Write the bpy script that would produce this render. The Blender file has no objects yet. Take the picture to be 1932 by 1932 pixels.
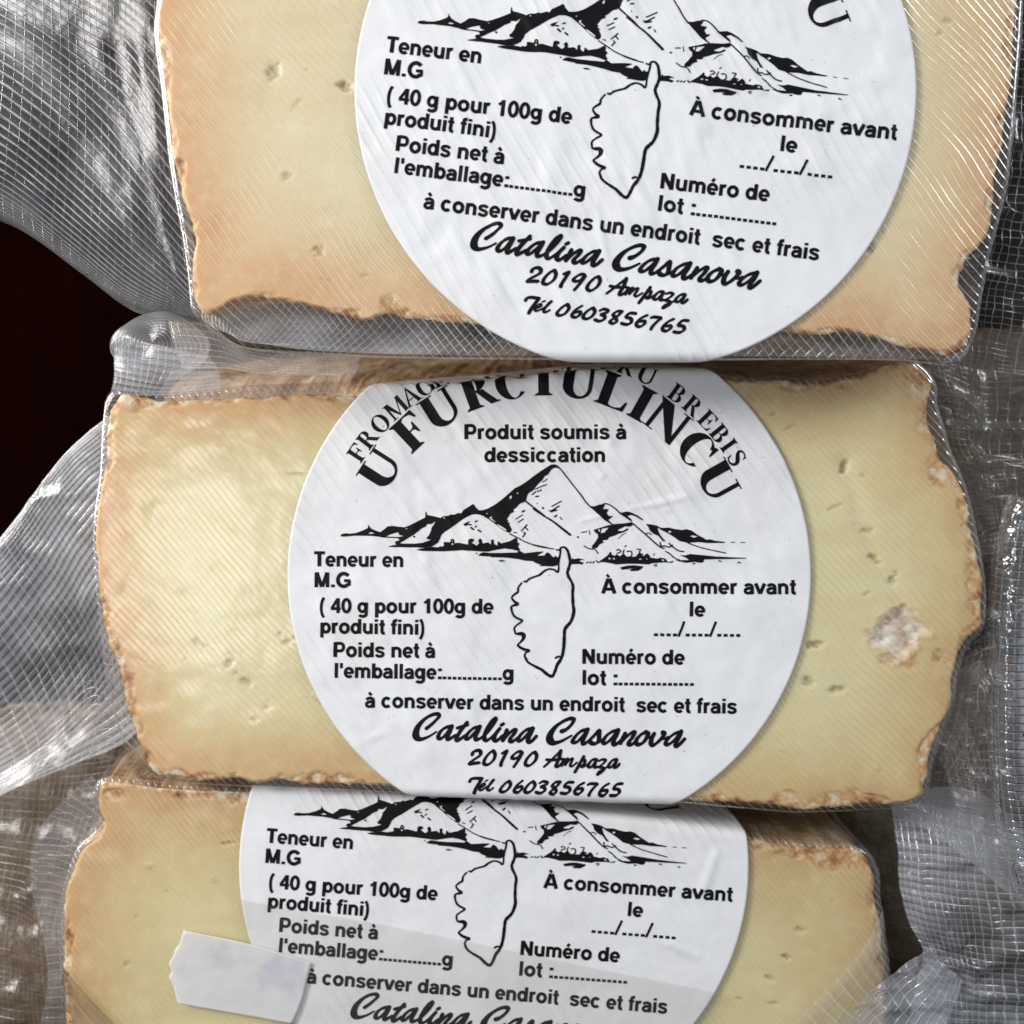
import bpy, math, random
import numpy as np
from mathutils import Vector
from mathutils.geometry import tessellate_polygon

SC = bpy.context.scene
COL = SC.collection
random.seed(4)

# ------------------------------------------------------------------ camera, light, exposure
PX = 0.1 / 984.0          # metres per design unit (the printed round label is 10 cm wide = 984 units)
HALF = 966.0              # half of the picture in design units
FOV = math.radians(45)
D = HALF * PX / math.tan(FOV / 2)

cd = bpy.data.cameras.new('camera')
cam = bpy.data.objects.new('camera', cd)
COL.objects.link(cam)
cam.location = (0, -D, 0)
cam.rotation_euler = (math.radians(90), 0, 0)
cd.sensor_width = 36
cd.angle = FOV
cd.clip_start = 0.01
cd.clip_end = 20
cd.dof.use_dof = True
cd.dof.focus_distance = D - 0.008
cd.dof.aperture_fstop = 11
SC.camera = cam

wd = bpy.data.worlds.new('World')
SC.world = wd
wd.use_nodes = True
bg = wd.node_tree.nodes['Background']
bg.inputs[0].default_value = (0.80, 0.88, 1.0, 1)
bg.inputs[1].default_value = 0.34

def area(name, loc, target, sx, sy, power, col):
    ld = bpy.data.lights.new(name, 'AREA')
    ld.shape = 'RECTANGLE'; ld.size = sx; ld.size_y = sy
    ld.energy = power; ld.color = col
    o = bpy.data.objects.new(name, ld); COL.objects.link(o)
    o.location = loc
    o.rotation_euler = (Vector(target) - Vector(loc)).to_track_quat('-Z', 'Y').to_euler()
    return o
area('window_light', (-0.52, -0.38, 0.24), (0, 0, 0), 0.19, 0.20, 4.5, (1.0, 0.985, 0.96))
area('added_sheen_light', (-0.185, -0.475, -0.03), (-0.06, 0, -0.005), 0.09, 0.12, 0.36, (1.0, 0.97, 0.95))  # added lamp, aimed to put a broad sheen on the middle pack's film
area('side_window_light', (-0.46, 0.05, 0.16), (-0.05, 0.0, 0.0), 0.10, 0.30, 2.0, (1.0, 0.95, 0.88))
area('far_window_light', (0.50, -0.22, 0.34), (0.02, 0, 0), 0.12, 0.30, 1.4, (0.90, 0.95, 1.0))

SC.view_settings.view_transform = 'Standard'
SC.view_settings.look = 'None'
SC.view_settings.exposure = 0
SC.view_settings.gamma = 1
SC.cycles.transparent_max_bounces = 24
SC.cycles.max_bounces = 10
SC.cycles.caustics_reflective = False
SC.cycles.caustics_refractive = False
SC.cycles.sample_clamp_indirect = 4

# ------------------------------------------------------------------ helpers
def lin(r, g, b):
    f = lambda c: c / 12.92 if c <= 0.04045 else ((c + 0.055) / 1.055) ** 2.4
    return (f(r / 255), f(g / 255), f(b / 255), 1)

def hash2(ix, iy, seed):
    h = (ix.astype(np.int64) * 374761393 + iy.astype(np.int64) * 668265263 + seed * 974634777) & 0xFFFFFFFF
    h = ((h ^ (h >> 13)) * 1274126177) & 0xFFFFFFFF
    return ((h ^ (h >> 16)) & 0xFFFF) / 65535.0

def noise(x, y, seed=0):
    x = np.asarray(x, float); y = np.asarray(y, float)
    ix = np.floor(x); iy = np.floor(y)
    fx = x - ix; fy = y - iy
    fx = fx * fx * fx * (fx * (fx * 6 - 15) + 10); fy = fy * fy * fy * (fy * (fy * 6 - 15) + 10)
    a = hash2(ix, iy, seed); b = hash2(ix + 1, iy, seed)
    c = hash2(ix, iy + 1, seed); d = hash2(ix + 1, iy + 1, seed)
    return (a + (b - a) * fx + (c - a) * fy + (a - b - c + d) * fx * fy) * 2 - 1

def fbm(x, y, seed=0, n=4):
    s = 0; a = 1.0
    for k in range(n):
        s = s + a * noise(x * 2 ** k, y * 2 ** k, seed + k * 17); a *= .5
    return s / 1.6

def catmull(pts, n=8, closed=False):
    p = np.array(pts, float)
    m = len(p)
    out = []
    rng = m if closed else m - 1
    for i in range(rng):
        if closed:
            a, b, c, d = p[(i - 1) % m], p[i], p[(i + 1) % m], p[(i + 2) % m]
        else:
            a, b, c, d = p[max(i - 1, 0)], p[i], p[i + 1], p[min(i + 2, m - 1)]
        for k in range(n):
            t = k / n
            out.append(.5 * ((2 * b) + (c - a) * t + (2 * a - 5 * b + 4 * c - d) * t * t + (3 * b - a - 3 * c + d) * t ** 3))
    if not closed: out.append(p[-1])
    return np.array(out)

def resample(p, n, closed=True):
    p = np.asarray(p, float)
    q = np.vstack([p, p[:1]]) if closed else p
    s = np.r_[0, np.cumsum(np.linalg.norm(np.diff(q, axis=0), axis=1))]
    t = np.linspace(0, s[-1], n, endpoint=not closed)
    return np.stack([np.interp(t, s, q[:, k]) for k in range(q.shape[1])], 1)

def smooth_loop(p, k):
    for _ in range(k):
        p = (np.roll(p, 1, 0) + 2 * p + np.roll(p, -1, 0)) / 4
    return p

def starred(p, c):
    """keep a closed outline from folding back on itself when seen from its centre"""
    k0 = int(np.argmax(p[:, 0])); p = np.roll(p, -k0, 0)
    th = np.unwrap(np.arctan2(p[:, 1] - c[1], p[:, 0] - c[0])); r = np.hypot(p[:, 0] - c[0], p[:, 1] - c[1])
    if th[-1] < th[0]: th, r, fl = th[::-1], r[::-1], True
    else: fl = False
    th = np.maximum.accumulate(th)
    th = .5 * th + .5 * np.minimum.accumulate(th[::-1])[::-1]
    th = th[0] + (th - th[0]) * min(1.0, (2 * math.pi - 2e-3) / max(th[-1] - th[0], 1e-6))
    q = np.stack([c[0] + r * np.cos(th), c[1] + r * np.sin(th)], 1)
    return q[::-1] if fl else q

def dist_to_loop(px, py, loop, step=1):
    a = loop[::step]; b = np.roll(a, -1, 0)
    ab = b - a; L = (ab ** 2).sum(1) + 1e-9
    out = np.empty(len(px))
    for s in range(0, len(px), 4000):
        P = np.stack([px[s:s + 4000], py[s:s + 4000]], 1)[:, None, :]
        t = np.clip(((P - a) * ab).sum(2) / L, 0, 1)
        out[s:s + 4000] = np.sqrt(((P - a - t[..., None] * ab) ** 2).sum(2).min(1))
    return out

def mesh_obj(name, co, faces, mat, parent=None, uv=None, attrs=None, smooth=True):
    """co (n,3) world metres; faces (m,4) or (m,3) int array or list"""
    me = bpy.data.meshes.new(name)
    faces = np.asarray(faces)
    k = faces.shape[1]
    me.vertices.add(len(co)); me.vertices.foreach_set('co', np.asarray(co, np.float32).ravel())
    me.loops.add(faces.size); me.loops.foreach_set('vertex_index', faces.ravel().astype(np.int32))
    me.polygons.add(len(faces))
    me.polygons.foreach_set('loop_start', (np.arange(len(faces)) * k).astype(np.int32))
    me.polygons.foreach_set('use_smooth', np.full(len(faces), smooth))
    if uv is not None:
        l = me.uv_layers.new(name='uv')
        l.data.foreach_set('uv', np.asarray(uv, np.float32)[faces.ravel()].ravel())
    for an, av in (attrs or {}).items():
        a = me.attributes.new(an, 'FLOAT', 'POINT')
        a.data.foreach_set('value', np.asarray(av, np.float32))
    me.update(); me.validate()
    me.materials.append(mat)
    o = bpy.data.objects.new(name, me)
    COL.objects.link(o)
    if parent is not None: o.parent = parent
    return o

def grid_faces(nr, nc, wrap):
    r = np.arange(nr - 1)[:, None]; c = np.arange(nc if wrap else nc - 1)[None, :]
    c2 = (c + 1) % nc
    return np.stack([r * nc + c, r * nc + c2, (r + 1) * nc + c2, (r + 1) * nc + c], 2).reshape(-1, 4)

def W(x, y, dep, Y0=0.0):
    """design units (x right, y down, dep away) of a thing whose front stands at depth Y0 (metres) -> world"""
    k = (D + Y0) / D
    x = np.asarray(x, float); y = np.asarray(y, float); dep = np.asarray(dep, float) + 0 * x
    return np.stack([(x - HALF) * PX * k, Y0 + dep * PX * k, (HALF - y) * PX * k], -1)

def thing(name, label, cat, group=None):
    o = bpy.data.objects.new(name, None); COL.objects.link(o)
    o.empty_display_size = 0.02
    o['label'] = label; o['category'] = cat
    if group: o['group'] = group
    return o

# ------------------------------------------------------------------ materials
class NT:
    def __init__(s, name):
        s.m = bpy.data.materials.new(name); s.m.use_nodes = True
        s.t = s.m.node_tree; s.t.nodes.clear()
        s.out = s.t.nodes.new('ShaderNodeOutputMaterial')
    def n(s, typ, **kw):
        nd = s.t.nodes.new('ShaderNode' + typ)
        for k, v in kw.items():
            if k.startswith('_'): setattr(nd, k[1:], v)
        for k, v in kw.items():
            if not k.startswith('_'): s.set(nd, k, v)
        return nd
    def set(s, nd, k, v):
        sock = nd.inputs[int(k[1:])] if k[0] == 'i' and k[1:].isdigit() else nd.inputs[k.replace('__', ' ')]
        if hasattr(v, 'links'): s.t.links.new(v, sock)
        elif isinstance(v, bpy.types.Node): s.t.links.new(v.outputs[0], sock)
        else: sock.default_value = v
    def math(s, op, a, b=0.0, c=None, clamp=False):
        nd = s.n('Math', _operation=op, _use_clamp=clamp, i0=a, i1=b)
        if c is not None: s.set(nd, 'i2', c)
        return nd.outputs[0]
    def mixc(s, f, a, b, mode='MIX'):
        nd = s.t.nodes.new('ShaderNodeMix'); nd.data_type = 'RGBA'; nd.blend_type = mode
        for i, v in ((0, f), (6, a), (7, b)):
            if hasattr(v, 'links'): s.t.links.new(v, nd.inputs[i])
            else: nd.inputs[i].default_value = v
        return nd.outputs[2]
    def ramp(s, f, stops):
        nd = s.t.nodes.new('ShaderNodeValToRGB'); s.t.links.new(f, nd.inputs[0])
        e = nd.color_ramp.elements
        while len(e) < len(stops): e.new(.5)
        for q, (p, c) in zip(e, stops): q.position = p; q.color = c
        return nd.outputs[0]
    def rng(s, f, a, b, c=0.0, d=1.0, smooth=False):
        nd = s.n('MapRange', i0=f, i1=a, i2=b, i3=c, i4=d)
        if smooth: nd.interpolation_type = 'SMOOTHSTEP'
        return nd.outputs[0]
    def attr(s, name):
        return s.n('Attribute', _attribute_name=name).outputs['Fac']
    def noise(s, scale, detail=3, rough=.55, vec=None, out=0):
        nd = s.n('TexNoise'); nd.inputs['Scale'].default_value = scale; nd.inputs['Detail'].default_value = detail
        nd.inputs['Roughness'].default_value = rough
        if vec is not None: s.t.links.new(vec, nd.inputs['Vector'])
        return nd.outputs[out]
    def coord(s): return s.n('TexCoord').outputs['Object']
    def scaled(s, v, sc):
        nd = s.n('Mapping'); s.t.links.new(v, nd.inputs['Vector']); nd.inputs['Scale'].default_value = sc
        return nd.outputs[0]
    def finish(s, shader):
        s.t.links.new(shader, s.out.inputs[0]); return s.m

def film_material(name, a=.5, b=.15, haze=.03, wa=.16, wb=.12, gloss=.16, tint=(.97, .97, .98, 1), bump=.25, gl=1.0, hb=.5, cloud=0.0, saw=0.0, shade=0.0, mg=.12, col=(.92, .94, 1, 1), breakup=.6):
    """clear embossed vacuum bag: two families of raised ridges along the sheet's own uv"""
    m = NT(name)
    uv = m.n('UVMap').outputs[0]
    obj = m.coord()
    sep = m.n('SeparateXYZ', i0=uv)
    wob = m.noise(90, 2, .5, obj)
    wob = m.math('MULTIPLY', m.math('SUBTRACT', wob, .5), .25)
    def ridge(sock, w):
        t = m.math('ADD', sock, wob)
        f = m.math('ABSOLUTE', m.math('SUBTRACT', m.math('FRACT', t), .5))
        return m.rng(f, w, 0.02, 0, 1, True)
    ra = ridge(sep.outputs[1], wa); rb = ridge(sep.outputs[0], wb)
    nz = m.rng(m.noise(260, 3, .6, obj), .32, .68, 1 - breakup, 1.0)
    nb = m.rng(m.noise(60, 2, .6, obj), .35, .65, 1 - breakup, 1.0)
    ma = m.math('MULTIPLY', m.math('MULTIPLY', ra, a), m.math('MULTIPLY', nz, nb))
    mb = m.math('MULTIPLY', m.math('MULTIPLY', rb, b), nz)
    mask = m.math('MAXIMUM', ma, mb)
    h = m.math('ADD', m.math('MULTIPLY', ra, .7), m.math('MULTIPLY', rb, hb))
    h = m.math('ADD', h, m.math('MULTIPLY', m.noise(140, 3, .6, obj), 1.1))
    bm = m.n('Bump', Height=h, Strength=bump, Distance=.0006)
    fa = m.math('FRACT', m.math('ADD', sep.outputs[1], wob))
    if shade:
        sh_ = m.rng(m.math('ABSOLUTE', m.math('SUBTRACT', m.math('FRACT', m.math('ADD', fa, .78)), .5)), .30, .02, 0, shade, True)  # shading beside each ridge, put into the film's tint
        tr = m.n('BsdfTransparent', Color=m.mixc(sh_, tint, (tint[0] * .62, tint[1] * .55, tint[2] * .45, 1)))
    else:
        tr = m.n('BsdfTransparent', Color=tint)
    df = m.n('BsdfDiffuse', Color=col, Normal=bm)
    tl = m.n('BsdfTranslucent', Color=col)
    dd = m.n('MixShader', i0=.45, i1=df, i2=tl)
    hz = m.math('MULTIPLY', m.rng(m.noise(45, 3, .6, obj), .35, .72, .5 - .4 * cloud, 1.6 + 1.0 * cloud), m.math('MULTIPLY', m.math('ADD', m.math('MULTIPLY', fa, saw * 1.6), 1 - saw * .7), haze))  # saw: light-to-dark shading of each strip, put into the haze
    s1 = m.n('MixShader', i0=m.math('ADD', hz, mask, clamp=True), i1=tr, i2=dd)
    gs = m.n('BsdfGlossy', Color=(1, 1, 1, 1), Roughness=gloss, Normal=bm)
    fr = m.n('Fresnel', IOR=1.5, Normal=bm)
    ff = m.math('MULTIPLY', m.math('MINIMUM', fr.outputs[0], .26), gl, clamp=True)
    s2 = m.n('MixShader', i0=m.math('ADD', ff, m.math('MULTIPLY', mask, mg), clamp=True), i1=s1, i2=gs)
    return m.finish(s2.outputs[0])

def paste_material(name, core, mid, tan, wide, warm=.58):
    """cut face of a pressed sheep cheese: ivory heart, tan towards the rind, crust, small eyes"""
    m = NT(name)
    obj = m.coord()
    e = m.attr('edge')           # distance to the rind, design units
    e = m.math('ADD', e, m.math('MULTIPLY', m.math('SUBTRACT', m.noise(70, 3, .6, obj), .5), wide * .55))
    f = m.math('DIVIDE', e, wide, clamp=True)
    c = m.ramp(f, [(0, tan), (.40, mid), (1, core)])
    ox = m.n('SeparateXYZ', i0=obj).outputs[0]
    lk = m.rng(ox, -.075, .03, 1, 0)
    c = m.mixc(m.math('MULTIPLY', lk, m.rng(f, .62, 0, 0, warm)), c, lin(228, 156, 96))
    rot = m.n('Mapping'); m.t.links.new(obj, rot.inputs['Vector'])
    rot.inputs['Rotation'].default_value = (0, math.radians(-50), 0); rot.inputs['Scale'].default_value = (1, 1, 9)
    stre = m.noise(26, 4, .6, rot.outputs[0])
    c = m.mixc(m.rng(stre, .38, .66, 0, .35), c, mid)
    c = m.mixc(m.rng(m.noise(38, 4, .6, obj), .35, .7, 0, .35), c, mid)
    c = m.mixc(m.rng(m.noise(150, 4, .7, obj), .56, .72, 0, .30), c, (core[0] * 1.12, core[1] * 1.12, core[2] * 1.25, 1))
    c = m.mixc(m.rng(m.noise(420, 3, .6, obj), .45, .8, 0, .25), c, (core[0] * 1.1, core[1] * 1.1, core[2] * 1.15, 1))
    pit = m.attr('pit')
    c = m.mixc(m.math('MULTIPLY', pit, .55, clamp=True), c, (.38, .28, .10, 1))
    crust = m.attr('crust')
    cn = m.noise(330, 4, .65, obj); cn2 = m.noise(800, 3, .6, obj)
    cc = m.ramp(cn, [(.32, (.20, .065, .018, 1)), (.42, (.50, .22, .05, 1)), (.52, (.66, .42, .19, 1)), (.62, (.82, .69, .50, 1))])
    cc = m.mixc(m.rng(cn2, .62, .72, 0, .7), cc, (.10, .035, .012, 1))
    c = m.mixc(m.math('MINIMUM', crust, 1.0), c, cc)
    mo = m.attr('mould')
    mc = m.ramp(m.noise(170, 5, .75, obj), [(.32, (.55, .32, .19, 1)), (.42, (.70, .55, .42, 1)), (.50, (.80, .71, .59, 1)), (.60, (.90, .84, .71, 1))])
    c = m.mixc(m.math('MINIMUM', mo, 1.0), c, mc)
    h = m.math('ADD', m.math('MULTIPLY', m.noise(500, 4, .6, obj), m.math('ADD', .12, m.math('MULTIPLY', crust, 1.5))), m.math('MULTIPLY', m.noise(90, 2, .5, obj), .3))
    bm = m.n('Bump', Height=h, Strength=.35, Distance=.0008)
    p = m.n('BsdfPrincipled', Roughness=.42, Normal=bm)
    m.set(p, 'Base Color', c)
    p.inputs['Subsurface Weight'].default_value = .45
    p.inputs['Subsurface Radius'].default_value = (1.0, .6, .28)
    p.inputs['Subsurface Scale'].default_value = .0035
    p.inputs['Specular IOR Level'].default_value = .4
    return m.finish(p.outputs[0])

def rind_material(name, k=1.0):
    m = NT(name)
    obj = m.coord()
    n1 = m.noise(160, 5, .65, obj)
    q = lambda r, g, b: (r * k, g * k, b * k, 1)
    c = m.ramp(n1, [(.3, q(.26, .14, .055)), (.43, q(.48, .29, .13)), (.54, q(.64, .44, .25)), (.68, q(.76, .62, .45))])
    c = m.mixc(m.rng(m.noise(600, 3, .6, obj), .6, .75, 0, .6), c, q(.13, .06, .02))
    h = m.math('ADD', m.noise(380, 5, .65, obj), m.noise(120, 3, .6, obj))
    bm = m.n('Bump', Height=h, Strength=.6, Distance=.0012)
    p = m.n('BsdfPrincipled', Roughness=.6, Normal=bm)
    m.set(p, 'Base Color', c)
    p.inputs['Subsurface Weight'].default_value = .2
    p.inputs['Subsurface Radius'].default_value = (1.0, .5, .2)
    p.inputs['Subsurface Scale'].default_value = .002
    return m.finish(p.outputs[0])

def paper_material():
    m = NT('label_paper')
    uv = m.n('UVMap').outputs[0]; obj = m.coord()
    sep = m.n('SeparateXYZ', i0=uv)
    t = m.math('ADD', sep.outputs[1], m.math('MULTIPLY', m.noise(70, 2, .5, obj), .5))
    f = m.math('ABSOLUTE', m.math('SUBTRACT', m.math('FRACT', t), .5))
    r = m.math('MULTIPLY', m.rng(f, .3, 0, 0, 1, True), m.rng(m.noise(55, 2, .5, obj), .42, .68, 0, 1))
    h = m.math('ADD', m.math('MULTIPLY', r, .45), m.math('MULTIPLY', m.noise(900, 3, .6, obj), .10))
    h = m.math('ADD', h, m.math('MULTIPLY', m.noise(90, 2, .5, obj), 2.4))
    bm = m.n('Bump', Height=h, Strength=.5, Distance=.0006)
    c = m.mixc(m.rng(m.noise(60, 3, .5, obj), .4, .7), (.79, .79, .795, 1), (.76, .755, .75, 1))
    sp = m.rng(m.noise(1500, 1, .4, obj), .765, .79, 0, .5)
    c = m.mixc(sp, c, (.25, .22, .2, 1))
    p = m.n('BsdfPrincipled', Roughness=.5, Normal=bm); m.set(p, 'Base Color', c)
    p.inputs['Specular IOR Level'].default_value = .35
    return m.finish(p.outputs[0])

def plain(name, col, rough=.5, spec=.4):
    m = NT(name)
    obj = m.coord()
    c = m.mixc(m.rng(m.noise(300, 3, .6, obj), .35, .7), col, (col[0] * 1.25, col[1] * 1.2, col[2] * 1.2, 1))
    p = m.n('BsdfPrincipled', Roughness=rough); m.set(p, 'Base Color', c)
    p.inputs['Specular IOR Level'].default_value = spec
    return m.finish(p.outputs[0])

def wood(name, c1, c2):
    m = NT(name)
    v = m.scaled(m.coord(), (14, 14, 1.2))
    c = m.ramp(m.noise(6, 5, .6, v), [(.3, c1), (.7, c2)])
    p = m.n('BsdfPrincipled', Roughness=.55); m.set(p, 'Base Color', c)
    p.inputs['Specular IOR Level'].default_value = .0
    return m.finish(p.outputs[0])

M_INK = plain('black_ink', (.004, .004, .005, 1), .5, .16)
M_PAPER = paper_material()

# ------------------------------------------------------------------ setting: dark wooden surroundings
def box(name, x0, x1, y0, y1, z0, z1, mat):
    co = [(x, y, z) for x in (x0, x1) for y in (y0, y1) for z in (z0, z1)]
    f = [(0, 1, 3, 2), (4, 6, 7, 5), (0, 4, 5, 1), (2, 3, 7, 6), (0, 2, 6, 4), (1, 5, 7, 3)]
    return mesh_obj(name, np.array(co), f, mat, smooth=False)
M_DARK = wood('dark_wood', (.0008, .0005, .0004, 1), (.0014, .0009, .0007, 1))
M_RED = wood('reddish_dark_wood', (.003, .0006, .0004, 1), (.0055, .0010, .0006, 1))
b = box('backdrop', -.6, .6, .36, .40, -.40, .45, M_DARK); b['kind'] = 'structure'
b = box('backdrop_board', -.40, -.158, .335, .36, -.30, .45, M_RED); b['kind'] = 'structure'
b = box('floor', -.6, .6, -.10, .36, -.19, -.165, M_DARK); b['kind'] = 'structure'

# ------------------------------------------------------------------ ink: strokes, glyphs, tracings (all in design units of the middle label)
NAT = 1 / 1.98758
def crop(x0, y0, s):
    return lambda p: (np.asarray(p, float) * s + np.array([x0, y0])) * NAT
A = crop(1250, 1720, .41408); B = crop(2000, 1720, .43996); C = crop(1880, 2030, .27439)
Dc = crop(1500, 2640, .31056); Ec = crop(2000, 2660, .33126)
def C5(p): return np.asarray(p, float) * .4948 + np.array([528.3, 679.2])

class Ink:
    def __init__(s): s.t = []
    def poly(s, pts, holes=()):
        loops = [[Vector((p[0], p[1], 0)) for p in l] for l in [pts] + list(holes)]
        flat = [v for l in loops for v in l]
        for tri in tessellate_polygon(loops):
            s.t.append([(flat[i].x, flat[i].y) for i in tri])
    def strip(s, L, R):
        for i in range(len(L) - 1):
            s.t.append([L[i], R[i], R[i + 1]]); s.t.append([L[i], R[i + 1], L[i + 1]])
    def fan(s, c, r, n=10):
        a = np.linspace(0, 2 * math.pi, n + 1)
        for i in range(n):
            s.t.append([c, (c[0] + r * math.cos(a[i]), c[1] + r * math.sin(a[i])), (c[0] + r * math.cos(a[i + 1]), c[1] + r * math.sin(a[i + 1]))])
    def stroke(s, pts, w, n=6, cap=True, nib=None, smooth=True, jit=0):
        p = np.array(pts, float)
        w = np.array(w, float) if np.ndim(w) else np.full(len(p), float(w))
        q = np.c_[p, w]
        if smooth: q = catmull(q, n)
        d = np.gradient(q[:, :2], axis=0); d /= np.linalg.norm(d, axis=1)[:, None] + 1e-9
        ww = q[:, 2].copy()
        if nib is not None:
            nb = np.array(nib) / np.linalg.norm(nib)
            ww *= .60 + .52 * np.abs(d[:, 0] * nb[1] - d[:, 1] * nb[0])
        if jit: ww *= 1 + jit * np.array([random.uniform(-1, 1) for _ in ww])
        nrm = np.stack([-d[:, 1], d[:, 0]], 1) * ww[:, None] / 2
        s.strip(list(map(tuple, q[:, :2] + nrm)), list(map(tuple, q[:, :2] - nrm)))
        if cap:
            s.fan(tuple(q[0, :2]), ww[0] / 2); s.fan(tuple(q[-1, :2]), ww[-1] / 2)
    def tris(s): return np.array(s.t, float)

def split_tris(t, L):
    """split long triangles so the print can follow the wrinkles of the paper"""
    done = []
    while len(t):
        e = np.stack([np.linalg.norm(t[:, (k + 1) % 3] - t[:, k], axis=1) for k in range(3)], 1)
        mx = e.max(1); ok = mx <= L
        done.append(t[ok]); t = t[~ok]
        if not len(t): break
        k = e[~ok].argmax(1); i = np.arange(len(t))
        a, b2, c = t[i, k], t[i, (k + 1) % 3], t[i, (k + 2) % 3]
        m = (a + b2) / 2
        t = np.concatenate([np.stack([a, m, c], 1), np.stack([m, b2, c], 1)])
    return np.concatenate(done)

# --- bold grotesque glyphs: list of strokes (points, width) in 1/1000 em
def el(cx, cy, rx, ry, a0, a1, n=22):
    a = np.radians(np.linspace(a0, a1, n)); return [(cx + rx * math.cos(t), cy + ry * math.sin(t)) for t in a]
w_ = 128
def gdefs():
    g = {}
    def L(*p): return list(p)
    o = lambda cx, rx=188, cy=260, ry=203: el(cx, cy, rx, ry, 0, 360, 30)
    a_ = [([(75 + 20, 370)] + el(268, 360, 168, 100, 150, 0), 112), ([(438, 360), (438, 80), (462, 0)], w_),
          (list(catmull([(440, 305), (330, 288), (200, 268), (112, 225), (92, 152), (122, 85), (205, 52), (305, 65), (400, 125), (440, 190)], 4)), 112)]
    e_ = [(el(280, 260, 188, 205, 0, 318, 30), 118), ([(96, 248), (525, 248)], 92)]
    g['n'] = 611, [([(130, 0), (130, 520)], w_), ([(130, 300)] + el(305, 318, 175, 140, 180, 0) + [(480, 0)], 124)]
    g['m'] = 889, [([(128, 0), (128, 520)], w_), ([(128, 300)] + el(286, 325, 158, 135, 180, 0) + [(444, 0)], 122), ([(444, 300)] + el(602, 325, 158, 135, 180, 0) + [(760, 0)], 122)]
    g['u'] = 611, [([(130, 520)] + el(305, 200, 175, 140, 180, 360) + [(480, 220)], 124), ([(480, 520), (480, 0)], w_)]
    g['r'] = 389, [([(130, 0), (130, 520)], w_), ([(130, 280)] + el(300, 315, 170, 145, 180, 72), 122)]
    g['o'] = 611, [(o(305, 200), 126)]
    g['e'] = 556, e_
    g['c'] = 556, [(el(285, 260, 190, 205, 42, 318, 26), 124)]
    g['d'] = 611, [(o(275, 178), 122), ([(482, 0), (482, 716)], w_)]
    g['b'] = 611, [(o(336, 178), 122), ([(130, 0), (130, 716)], w_)]
    g['p'] = 611, [(o(336, 178), 122), ([(130, -205), (130, 520)], w_)]
    g['g'] = 611, [(o(275, 178, 268, 195), 122), ([(482, 520), (482, 10)] + el(287, -35, 195, 118, 0, -155), 122)]
    g['a'] = 556, a_
    g['s'] = 556, [(list(catmull([(462, 385), (405, 445), (280, 468), (150, 445), (108, 380), (150, 315), (280, 268), (400, 228), (450, 155), (405, 80), (280, 50), (145, 75), (82, 140)], 5)), 112)]
    g['i'] = 278, [([(139, 0), (139, 520)], w_), ([(139, 600), (139, 716)], w_)]
    g['l'] = 278, [([(139, 0), (139, 716)], w_)]
    g['t'] = 333, [(list(catmull([(165, 690), (165, 420), (165, 150), (188, 78), (245, 52), (312, 55)], 5)), 122), ([(18, 470), (312, 470)], 98)]
    g['f'] = 333, [(list(catmull([(335, 668), (265, 668), (190, 640), (165, 560), (165, 300), (165, 0)], 5)), 122), ([(18, 470), (312, 470)], 98)]
    g['v'] = 556, [([(62, 520), (268, 20)], 130), ([(494, 520), (288, 20)], 130)]
    g['T'] = 611, [([(22, 657), (589, 657)], 118), ([(305, 0), (305, 620)], 145)]
    g['M'] = 833, [([(138, 0), (138, 716)], 134), ([(695, 0), (695, 716)], 134), ([(160, 716), (405, 20)], 126), ([(673, 716), (428, 20)], 126)]
    g['G'] = 778, [(el(395, 358, 290, 308, 38, 322, 30), 138), ([(672, 330), (672, 80)], 120), ([(410, 325), (732, 325)], 112)]
    g['N'] = 722, [([(138, 0), (138, 716)], 136), ([(584, 0), (584, 716)], 136), ([(138, 690), (584, 26)], 140)]
    g['P'] = 667, [([(140, 0), (140, 716)], 142), ([(140, 657), (400, 657)] + el(400, 476, 160, 181, 90, -90, 16) + [(140, 295)], 118)]
    A0 = [([(70, 0), (330, 716)], 138), ([(652, 0), (392, 716)], 138), ([(330, 700), (392, 700)], 40), ([(170, 210), (552, 210)], 112)]
    g['A'] = 722, A0
    g['\u00c0'] = 722, A0 + [([(250, 905), (385, 785)], 95)]
    g['0'] = 556, [(el(278, 355, 185, 302, 0, 360, 32), 124)]
    g['1'] = 556, [([(325, 0), (325, 716)], 132), ([(330, 640), (110, 500)], 105)]
    g['4'] = 556, [([(400, 0), (400, 716)], 128), ([(380, 690), (70, 220)], 105), ([(35, 215), (530, 215)], 108)]
    g['('] = 333, [(list(catmull([(285, 745), (185, 560), (145, 265), (185, -30), (285, -210)], 6)), 108)]
    g[')'] = 333, [(list(catmull([(48, 745), (148, 560), (188, 265), (148, -30), (48, -210)], 6)), 108)]
    g["'"] = 238, [([(119, 460), (119, 716)], 110)]
    g[':'] = 333, [([(166, 0), (166, 140)], 140), ([(166, 380), (166, 520)], 140)]
    g['.'] = 278, [([(139, 0), (139, 138)], 138)]
    g['/'] = 278, [([(10, -10), (268, 726)], 84)]
    g['\u00e9'] = 556, e_ + [([(225, 590), (340, 730)], 105)]
    g['\u00e0'] = 556, a_ + [([(335, 590), (205, 730)], 105)]
    g[' '] = 278, []
    return g
GLY = gdefs()

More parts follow.
